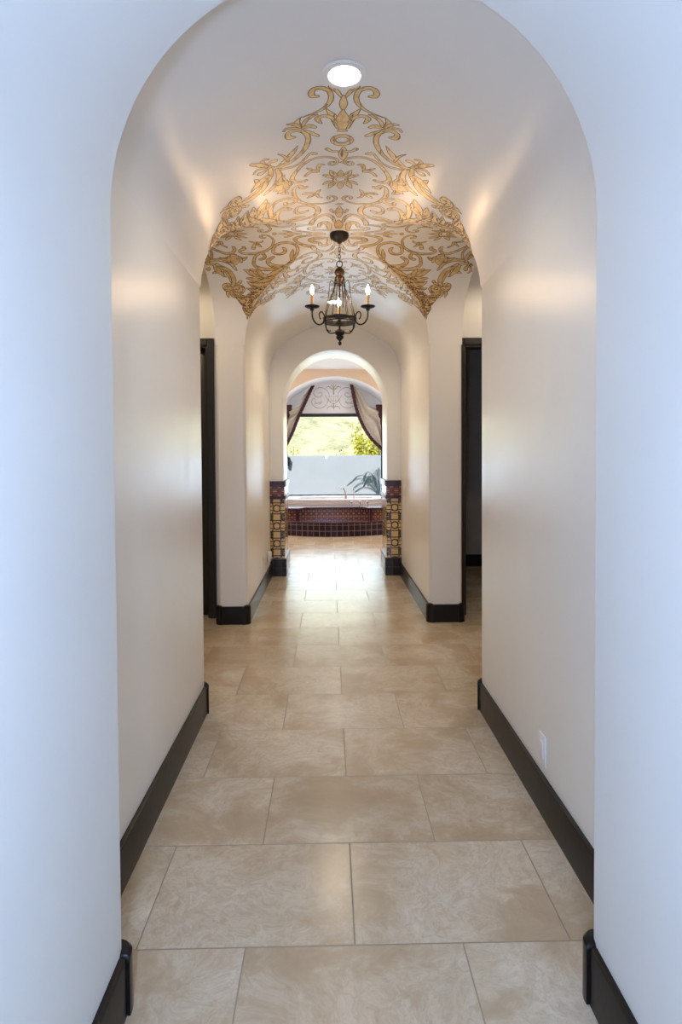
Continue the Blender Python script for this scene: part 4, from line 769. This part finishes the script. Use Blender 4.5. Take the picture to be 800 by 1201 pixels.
    return root
chandelier()
# ---------------------------------------------------------------- recessed lights
def downlight(x,y,z,label,lens='lens'):
    root=empty('recessed_light',(x,y,z),label,'recessed light')
    b=B(); lathe(b,[(.062,-.002),(.066,-.006),(.086,-.006),(.090,-.001),(.092,.001),(.060,.001),(.056,.02),(.052,.03)],n=40); obj('trim_ring',b,M['white_plastic'],root,40)
    b=B(); lathe(b,[(0,-.0035),(.03,-.0035),(.062,-.002)],n=32); obj('lens',b,M[lens],root,40)
    return root
downlight(.069,2.40,vault(.069,2.40)-.004,'round lit recessed light at the tip of the painted ornament')
for x_,lab in ((-1.5,'added fill light, out of view in the left side alcove ceiling'),(1.7,'added fill light, out of view in the right side alcove ceiling')): downlight(x_,4.2,2.95,lab,'lens2')  # both alcove lights are added out of view to brighten the recesses
downlight(.057,5.9,vault(.057,5.9)-.004,'round lit recessed light in the passage vault behind the chandelier')
downlight(.075,10.02,3.03,'round recessed light in the bathroom ceiling beyond the arch')
# ---------------------------------------------------------------- outlets
def plate(name,x,y,z,side,h,w,label,cat,kind):
    """side=+1 plate on a wall whose room is at smaller x"""
    s=side; x0=x-s*.0055
    b=B(); box(b,min(x,x0),max(x,x0),y-w/2,y+w/2,z-h/2,z+h/2,.0022); 
    o=obj(name,b,M['white_plastic'],None,35); tag(o,label,cat)
    if kind=='outlet':
        for dz in (-.02,.02):
            b=B(); box(b,min(x0,x0-s*.002),max(x0,x0-s*.002),y-.016,y+.016,z+dz-.014,z+dz+.014,.0008); so=obj('socket',b,M['white_plastic'],o)
            b=B()
            for dy in (-.006,.006): box(b,min(x0-s*.002,x0-s*.0024),max(x0-s*.002,x0-s*.0024),y+dy-.001,y+dy+.001,z+dz-.004,z+dz+.006)
            obj('slot',b,M['dark_plastic'],so)
    else:
        b=B(); box(b,min(x0,x0-s*.004),max(x0,x0-s*.004),y-.016,y+.016,z-.033,z+.033,.001); obj('rocker',b,M['white_plastic'],o,35)
    return o
plate('wall_outlet',XR,2.295,.245,1,.118,.072,'white outlet plate low on the right hall wall nearest the viewer','outlet','plain')
plate('wall_outlet',XL,6.17,.30,-1,.118,.072,'white duplex outlet low on the left passage wall before the tiled arch','outlet','outlet')
plate('light_switch',XR,6.56,1.01,1,.125,.075,'pale switch plate on the right passage wall beside the tiled arch','light switch','switch')
b=B(); box(b,XL+.002,XL+.045,6.53,6.60,.235,.345,.010,3); nl=obj('plug_in_night_light',b,M['white_plastic'],None,40); tag(nl,'small white plug-in device with dark sensor beside the black tile base','night light')
b=B(); box(b,XL+.040,XL+.048,6.522,6.533,.238,.272,.003); obj('sensor',b,M['dark_plastic'],nl,None,'dark round sensor')
# ---------------------------------------------------------------- tub, deck and fittings
def tub_front(x): return 10.18+.33*(x-.10)**2
def tub_deck():
    xs=[-1.45+2.9*k/40+.05 for k in range(41)]
    root=empty('tub_platform',(.1,11.0,0),'raised tub platform with burgundy tile step and patterned riser','tub surround')
    def P(name,bm,m,sm=30,label=None):
        o=obj(name,bm,m,root,sm,label); o.location=(-.1,-11.0,0); return o
    b=B(); poly=[(x,min(tub_front(x),11.38)) for x in xs]+[(1.5,11.39),(-1.4,11.39)]
    prism(b,poly,0,.235); P('step',b,M['burgtile'],30)
    b=B(); poly=[(x,min(tub_front(x),11.38)-.014) for x in xs]+[(1.5,11.39),(-1.4,11.39)]
    prism(b,poly,.235,.256); P('step_nosing',b,M['deck'],30)
    b=B()
    prism(b,[(-.56,10.75),(.72,10.75),(.72,11.38),(-.56,11.38)],.256,.44)
    prism(b,[(-1.4,10.64),(-.575,10.64),(-.575,11.38),(-1.4,11.38)],.256,.44); prism(b,[(.735,10.64),(1.5,10.64),(1.5,11.38),(.735,11.38)],.256,.44)
    P('riser',b,M['talriser'],30)
    for xa in (-.60,.715):
        b=B(); box(b,xa,xa+.045,10.625,11.3,.256,.44,.006); P('corner_trim',b,M['purple'],30)
    b=B()
    def og(s,x0,y0,x1,y1): return [(x0+(x1-x0)*k/8,y0+(y1-y0)*(.5-.5*math.cos(PI*k/8))) for k in range(9)]
    poly=[(-1.4,10.50),(-.58,10.50)]+og(1,-.55,10.50,-.43,10.66)+og(1,.59,10.66,.71,10.50)+[(.74,10.50),(1.5,10.50),(1.5,11.39),(1.12-.005,11.39),(1.115,12.395),(-.915,12.395),(-.915,11.39),(-1.4,11.39)]
    prism(b,poly,.44,.472); o=P('deck_slab',b,M['deck'],30)
    bmesh_bev(o,.008)
    b=B(); box(b,-.915,1.115,12.18,12.395,.473,.560,.006); struct('trim_window_ledge',b,M['porcelain'],30,'white ledge under the tub window')
    return root
def bmesh_bev(o,w):
    md=o.modifiers.new('edge_round','BEVEL'); md.width=w; md.segments=3; md.limit_method='ANGLE'
tub_deck()
def tub():
    root=empty('bathtub',(.1,11.68,.472),'white drop-in bathtub set in the burgundy platform under the window','bathtub')
    b=B()
    def loop(hx,hy,z,n=40,p=3.2):
        out=[]
        for i in range(n):
            t=2*PI*i/n; c,s=math.cos(t),math.sin(t)
            out.append(b.verts.new((hx*abs(c)**(2/p)*(1 if c>=0 else -1),hy*abs(s)**(2/p)*(1 if s>=0 else -1),z)))
        return out
    L=[loop(.93,.45,.001),loop(.935,.455,.06),loop(.945,.465,.085),loop(.94,.46,.098),loop(.90,.43,.102),loop(.84,.36,.100),loop(.81,.33,.085),loop(.77,.30,.006),loop(.70,.26,.003)]
    n=40
    for a,c in zip(L,L[1:]):
        for i in range(n): b.faces.new((a[i],a[(i+1)%n],c[(i+1)%n],c[i]))
    b.faces.new(L[-1]); bmesh.ops.recalc_face_normals(b,faces=b.faces)
    obj('tub_shell',b,M['porcelain'],root,45)
tub()
def fittings():
    # spout
    f=empty('tub_spout',(.285,11.35,.572),'tall curved nickel tub spout on the tub rim','faucet')
    b=B(); tube(b,spline([(.02,0,0),(.02,0,.07),(.008,0,.145),(-.02,0,.195),(-.055,0,.200),(-.080,0,.182)],6),[.024]*8+[.022]*5+[.018]*6+[.015]*6+[.013]*6,12); obj('spout_neck',b,M['chrome'],f,50)
    b=B(); lathe(b,[(0,0),(.034,0),(.034,.008),(.026,.014),(0,.016)],(.02,0,0),20); obj('base_flange',b,M['chrome'],f,40)
    h=empty('hand_shower',(.458,11.35,.572),'slim upright nickel hand shower right of the tub spout','hand shower')
    b=B(); tube(b,[(0,0,0),(0,0,.15)],.007,10); lathe(b,[(0,0),(.020,0),(.020,.008),(.010,.014),(0,.014)],(0,0,0),16); obj('shower_stem',b,M['chrome'],h,40)
    b=B(); lathe(b,[(0,.145),(.010,.15),(.022,.165),(.022,.185),(.012,.198),(0,.2)],(0,0,0),16); obj('shower_head',b,M['chrome'],h,40)
    for x,lab in ((.405,'left of three nickel cross-handle taps on the tub deck, below the spout'),(.560,'middle of three nickel cross-handle taps on the tub deck'),(.700,'right of three nickel cross-handle taps on the tub deck')):
        t=empty('deck_tap',(x,11.08,.4735),lab,'tap','taps on the tub deck')
        b=B(); lathe(b,[(0,0),(.026,0),(.026,.008),(.016,.014),(.016,.05),(.020,.055),(.018,.07),(0,.074)],(0,0,0),18); obj('handle_base',b,M['chrome'],t,40)
        b=B(); tube(b,[(-.034,0,.058),(.034,0,.058)],[.008,.008],8); tube(b,[(0,-.034,.058),(0,.034,.058)],[.008,.008],8); obj('cross_grip',b,M['chrome'],t,40)
fittings()
# ---------------------------------------------------------------- drapes
def drape(name,inner,outer,y,label,side):
    """cloth between two edges (lists of (x,z)) with soft folds; dark fringe on the inner edge"""
    n=28; I=spline([(x,0,z) for x,z in inner],14); O=spline([(x,0,z) for x,z in outer],14)
    def rs(L,t):
        f=t*(len(L)-1); i=min(int(f),len(L)-2); return L[i].lerp(L[i+1],f-i)
    root=empty(name,(rs(I,0).x,y,rs(I,0).z),label,'curtain','curtains framing the tub window')
    ox,oz=rs(I,0).x,rs(I,0).z
    b=B(); V=[]
    m=20
    for k in range(n+1):
        row=[]
        a=rs(I,k/n); c=rs(O,k/n)
        for j in range(m+1):
            p=a.lerp(c,j/m); yy=-.030*math.sin(j/m*PI*5)*min(1,(c-a).length/.15)-.01
            row.append(b.verts.new((p.x-ox,yy,p.z-oz)))
        V.append(row)
    for k in range(n):
        for j in range(m): b.faces.new((V[k][j],V[k][j+1],V[k+1][j+1],V[k+1][j]))
    bmesh.ops.remove_doubles(b,verts=b.verts,dist=.0004)
    o=obj('cloth',b,M['drape'],root,60); sd=o.modifiers.new('cloth_thickness','SOLIDIFY'); sd.thickness=.006; sd.offset=1
    b=B(); pts=[rs(I,k/60) for k in range(61)]; W=.062
    for k in range(60):
        a,c=pts[k],pts[k+1]; t=(c-a).normalized(); nn=Vector((t.z,0,-t.x))*(-side)
        w0=W*(.85+.3*abs(math.sin(k*1.9)))
        vs=[]
        for yy in (-.055,-.025):
            for p,q in ((a,0),(c,0),(c,1),(a,1)): 
                pp=p+nn*(w0*.5 if q else -.5*w0); vs.append(b.verts.new((pp.x-ox,yy,pp.z-oz)))
        for f in ((0,1,2,3),(7,6,5,4),(0,4,5,1),(1,5,6,2),(2,6,7,3),(3,7,4,0)): b.faces.new([vs[i] for i in f])
    obj('fringe',b,M['fringe'],root,None,'dark burgundy fringe')
    return root
drape('tub_curtain',[(-.318,2.84),(-.47,2.52),(-.64,2.15),(-.76,1.85),(-.90,1.58)],[(-.33,2.84),(-.50,2.64),(-.62,2.40),(-.95,2.25),(-.98,1.58)],12.26,'taupe curtain with burgundy fringe swept back left of the tub window',-1)
drape('tub_curtain',[(.458,2.86),(.545,2.40),(.66,2.07),(.84,1.76),(1.10,1.50)],[(.47,2.86),(.66,2.68),(.80,2.42),(1.07,2.25),(1.11,1.50)],12.26,'taupe curtain with burgundy fringe swept back right of the tub window',1)
def jabot(x0,x1,side,label):
    root=empty('side_valance',((x0+x1)/2,12.2,2.43),label,'valance','side valances of the tub alcove')
    ox=(x0+x1)/2
    prof=[(0,0),(.16,0),(.17,.03),(.155,.06),(.165,.09),(.14,.125),(.11,.13),(.105,.16),(.12,.20),(.10,.26),(.075,.30),(.08,.36),(.062,.44),(.055,.60),(.05,.9),(.045,1.3),(.04,1.86),(0,1.86)]
    b=B(); f=[b.verts.new(((x1-d if side>0 else x0+d)-ox,-.03,-z)) for d,z in prof]; g=[b.verts.new(((x1-d if side>0 else x0+d)-ox,.0,-z)) for d,z in prof]
    n=len(prof)
    for i in range(n): b.faces.new((f[i],f[(i+1)%n],g[(i+1)%n],g[i]))
    b.faces.new(f[::-1]); b.faces.new(g); bmesh.ops.recalc_face_normals(b,faces=b.faces)
    obj('scalloped_panel',b,M['fringe'],root)
jabot(-.92,-.7,-1,'dark burgundy scalloped side valance at the left edge of the tub alcove')
jabot(.9,1.12,1,'dark burgundy scalloped side valance at the right edge of the tub alcove')
# ---------------------------------------------------------------- garden
bm=B(); box(bm,-9,9,15.5,15.7,-.4,1.395,.01); o=obj('garden_wall',bm,M['fence']); tag(o,'plain pale stucco garden wall outside the tub window','wall',None,'structure')
bm=B(); box(bm,-30,30,12.56,17.5,-.5,-.02); struct('ground_garden',bm,M['soil'],None,'bare ground outside the window')
bm=B(); box(bm,-12,12,-16,-4.16,-.5,-.02); struct('ground_entry',bm,M['soil'],None,'ground outside the foyer')
bm=B(); nx,ny=60,40; rnd=random.Random(3)
V=[[bm.verts.new((-40+80*i/nx,17.4+50*j/ny,-.3+(50*j/ny)*.42+rnd.uniform(-.25,.25)*(1 if j else 0))) for i in range(nx+1)] for j in range(ny+1)]
for j in range(ny):
    for i in range(nx): bm.faces.new((V[j][i],V[j][i+1],V[j+1][i+1],V[j+1][i]))
struct('hill',bm,M['hill'],60,'sunlit dry hillside beyond the garden wall')
def leafcard(bm,c,d,up,l,w):
    d=d.normalized(); s=d.cross(up).normalized()*w; m=c+d*l*.5
    vs=[bm.verts.new(p) for p in (c,m+s,c+d*l,m-s)]; bm.faces.new(vs)
def shrub(x,y,z,h,rad,nl,mat,label,name='flowering_shrub',cat='shrub',seed=1):
    R=random.Random(seed); root=empty(name,(x,y,z),label,cat,'shrubs above the garden wall')
    b=B(); tips=[]
    for k in range(16):
        a=R.uniform(0,2*PI); rr=rad*R.uniform(.2,1); tip=(rr*math.cos(a),rr*math.sin(a),h*R.uniform(.6,1)); tips.append(tip)
        tube(b,spline([(0,0,0),(tip[0]*.3,tip[1]*.3,tip[2]*.5),tip],4),.005,5)
    obj('stems',b,M['branch'],root,60)
    b=B()
    for k in range(nl):
        t=R.choice(tips); f=R.uniform(.35,1.05); c=Vector((t[0]*f+R.gauss(0,.09),t[1]*f+R.gauss(0,.09),t[2]*f+R.gauss(0,.09)))
        leafcard(b,c,Vector((R.gauss(0,1),R.gauss(0,1),R.gauss(.3,1))),Vector((R.gauss(0,1),R.gauss(0,1),R.gauss(0,1))),R.uniform(.05,.11),R.uniform(.016,.032))
    obj('foliage',b,M[mat],root)
shrub(1.02,16.6,-.3,2.55,.40,3800,'shrub','yellow flowering shrub above the garden wall at the right of the window',seed=2)
shrub(2.35,16.9,-.3,2.2,.5,1600,'shrub','lower yellow-green shrub behind the right curtain edge',seed=5)
shrub(-1.05,16.5,-.3,1.95,.22,500,'shrub','small yellow shrub above the garden wall at the left of the window',seed=8)
shrub(.15,16.5,-.3,1.82,.35,260,'branch','thin grey-green brush just above the middle of the garden wall','desert_brush','brush',seed=9)
def palm(x,y,z,label):
    R=random.Random(4); root=empty('garden_palm',(x,y,z),label,'palm')
    b=B(); tube(b,spline([(0,0,0),(.02,0,.25),(.0,0,.5)],6),[.07]*5+[.06]*4+[.045]*4,10); obj('trunk',b,M['branch'],root,50)
    specs=[(180,.68,.85),(168,.62,1.0),(196,.58,.66),(150,.40,1.15),(110,.25,1.25),(70,.35,1.2),(20,.7,.9),(230,.45,.85),(300,.6,.8),(340,.7,.7),(130,.5,.95),(185,.5,.45),(100,.15,1.35),(160,.35,.8),(210,.3,1.0)]
    for az,reach,hh in specs:
        a=math.radians(az); dx,dy=math.cos(a),math.sin(a)*.6
        sp=spline([(0,0,.45),(dx*reach*.35,dy*reach*.35,.45+hh*.38),(dx*reach*.75,dy*reach*.75,.45+hh*.50),(dx*reach*1.05,dy*reach*1.05,.45+hh*.36)],8)
        b=B(); tube(b,sp,[.010*(1-.7*i/(len(sp)-1)) for i in range(len(sp))],5)
        for i in range(4,len(sp)-1):
            t=(sp[i+1]-sp[i]).normalized(); s=t.cross(Vector((0,0,1))).normalized()
            for sg in (-1,1):
                for q in (0,.5):
                    c=sp[i].lerp(sp[i+1],q); leafcard(b,c,t*.8+s*sg+Vector((0,0,-.35+R.uniform(-.15,.15))),Vector((0,0,1)),.24*(1.1-.5*i/len(sp)),.0045)
        obj('frond',b,M['leaf'],root)
palm(1.16,13.9,-.02,'feathery green palm outside the lower right of the tub window')
def lantern(x,y,z):
    root=empty('garden_lantern',(x,y,z),'dark wall lantern on the garden wall at the left window edge','lantern')
    b=B(); box(b,-.05,.05,-.02,0,-.10,.10,.004); obj('back_plate',b,M['casing'],root)
    b=B(); lathe(b,[(0,-.13),(.03,-.12),(.045,-.09),(.055,.05),(.07,.06),(.03,.11),(0,.13)],(0,-.075,0),8); obj('lantern_body',b,M['casing'],root,30)
lantern(-1.07,15.502,1.25)
# ---------------------------------------------------------------- lights
def light(name,typ,loc,energy,col,size=.1,rot=(0,0,0),sy=None,**kw):
    l=bpy.data.lights.new(name,typ); l.energy=energy; l.color=col
    if typ=='AREA':
        l.size=size
        if sy: l.shape='RECTANGLE'; l.size_y=sy
    elif typ in('POINT','SPOT'): l.shadow_soft_size=size
    for k,v in kw.items(): setattr(l,k,v)
    o=bpy.data.objects.new(name,l); COL.objects.link(o); o.location=loc; o.rotation_euler=rot; return o
W=bpy.data.worlds.new('world'); S.world=W; W.use_nodes=True; nt=W.node_tree
bg=nt.nodes['Background']; sky=nt.nodes.new('ShaderNodeTexSky'); sky.sky_type='HOSEK_WILKIE'; sky.turbidity=3; sky.sun_direction=(-.3,-.55,.75)
nt.links.new(sky.outputs[0],bg.inputs[0]); bg.inputs[1].default_value=2.0
light('sun','SUN',(0,0,20),6.5,(1,.95,.85),rot=(math.radians(42),0,math.radians(-28)),angle=.009)
# daylight through the tub window (skylight at the opening), and cool fill from the added foyer windows
light('tub_window_daylight','AREA',(.1,12.6,1.86),15,(.93,1.0,.78),2.0,(math.radians(-90),0,0),.74)
light('tub_window_daylight','AREA',(.1,12.6,1.02),26,(.58,.77,1.0),2.0,(math.radians(-90),0,0),.84)
light('foyer_fill','AREA',(-1.95,-4.2,1.65),32,(.45,.66,1.0),1.8,(math.radians(90),0,0),2.4)
light('foyer_fill','AREA',(2.05,-4.2,1.65),32,(.45,.66,1.0),1.8,(math.radians(90),0,0),2.4)
light('hall_downlight_beam','SPOT',(.069,2.40,2.885),24,(1,.95,.88),.05,(0,0,0),spot_size=math.radians(130),spot_blend=.6)
light('bath_downlight_beam','SPOT',(.075,10.02,3.01),25,(1,.90,.8),.05,(0,0,0),spot_size=math.radians(150),spot_blend=.6)
for x_ in (-1.7,1.9): light('bath_wash_fill','SPOT',(x_,10.3,3.0),60,(1,.80,.58),.06,(math.radians(20),0,0),spot_size=math.radians(150),spot_blend=.6)  # added out of view to warm the wall around the tub alcove
for x_ in (-2.9,3.0): light('bath_side_fill','POINT',(x_,9.2,1.9),75,(1,.96,.94),.08)  # unseen points added at the sides to brighten the tub alcove
light('camera_flash','POINT',(-.12,-.15,1.32),94,(.44,.63,1.0),.06)
for x_ in (-1.5,1.7): light('alcove_fill_beam','SPOT',(x_,4.2,2.93),28,(1,.80,.55),.05,(0,0,0),spot_size=math.radians(176),spot_blend=.2)  # added warm fill for the side alcove walls, out of view
light('passage_downlight_beam','SPOT',(.057,5.9,2.885),38,(1,.84,.62),.05,(0,0,0),spot_size=math.radians(150),spot_blend=.6)

# ---------------------------------------------------------------- camera
f=700.;yaw=13.5/700;pitch=16.6/700;roll=.006
fw=Vector((math.sin(yaw)*math.cos(pitch),math.cos(yaw)*math.cos(pitch),-math.sin(pitch)))
rt=Vector((math.cos(yaw),-math.sin(yaw),0)); up=rt.cross(fw)
r2=rt*math.cos(roll)-up*math.sin(roll); u2=rt*math.sin(roll)+up*math.cos(roll)
cam=bpy.data.cameras.new('camera'); co=bpy.data.objects.new('camera',cam); COL.objects.link(co)
co.matrix_world=Matrix(((r2.x,u2.x,-fw.x,0),(r2.y,u2.y,-fw.y,0),(r2.z,u2.z,-fw.z,1.40),(0,0,0,1)))
cam.sensor_fit='HORIZONTAL'; cam.sensor_width=36; cam.lens=36*f/800; cam.shift_y=-50/800; cam.clip_start=.02; cam.clip_end=500
S.camera=co
S.view_settings.view_transform='Standard'; S.view_settings.look='None'; S.view_settings.gamma=1; S.view_settings.exposure=.12
try: S.view_settings.use_curve_mapping=False
except Exception: pass
S.cycles.max_bounces=12; S.cycles.diffuse_bounces=7; S.cycles.glossy_bounces=5; S.cycles.transparent_max_bounces=12
S.cycles.sample_clamp_indirect=4; S.cycles.use_denoising=True
S.cycles.caustics_reflective=False; S.cycles.caustics_refractive=False
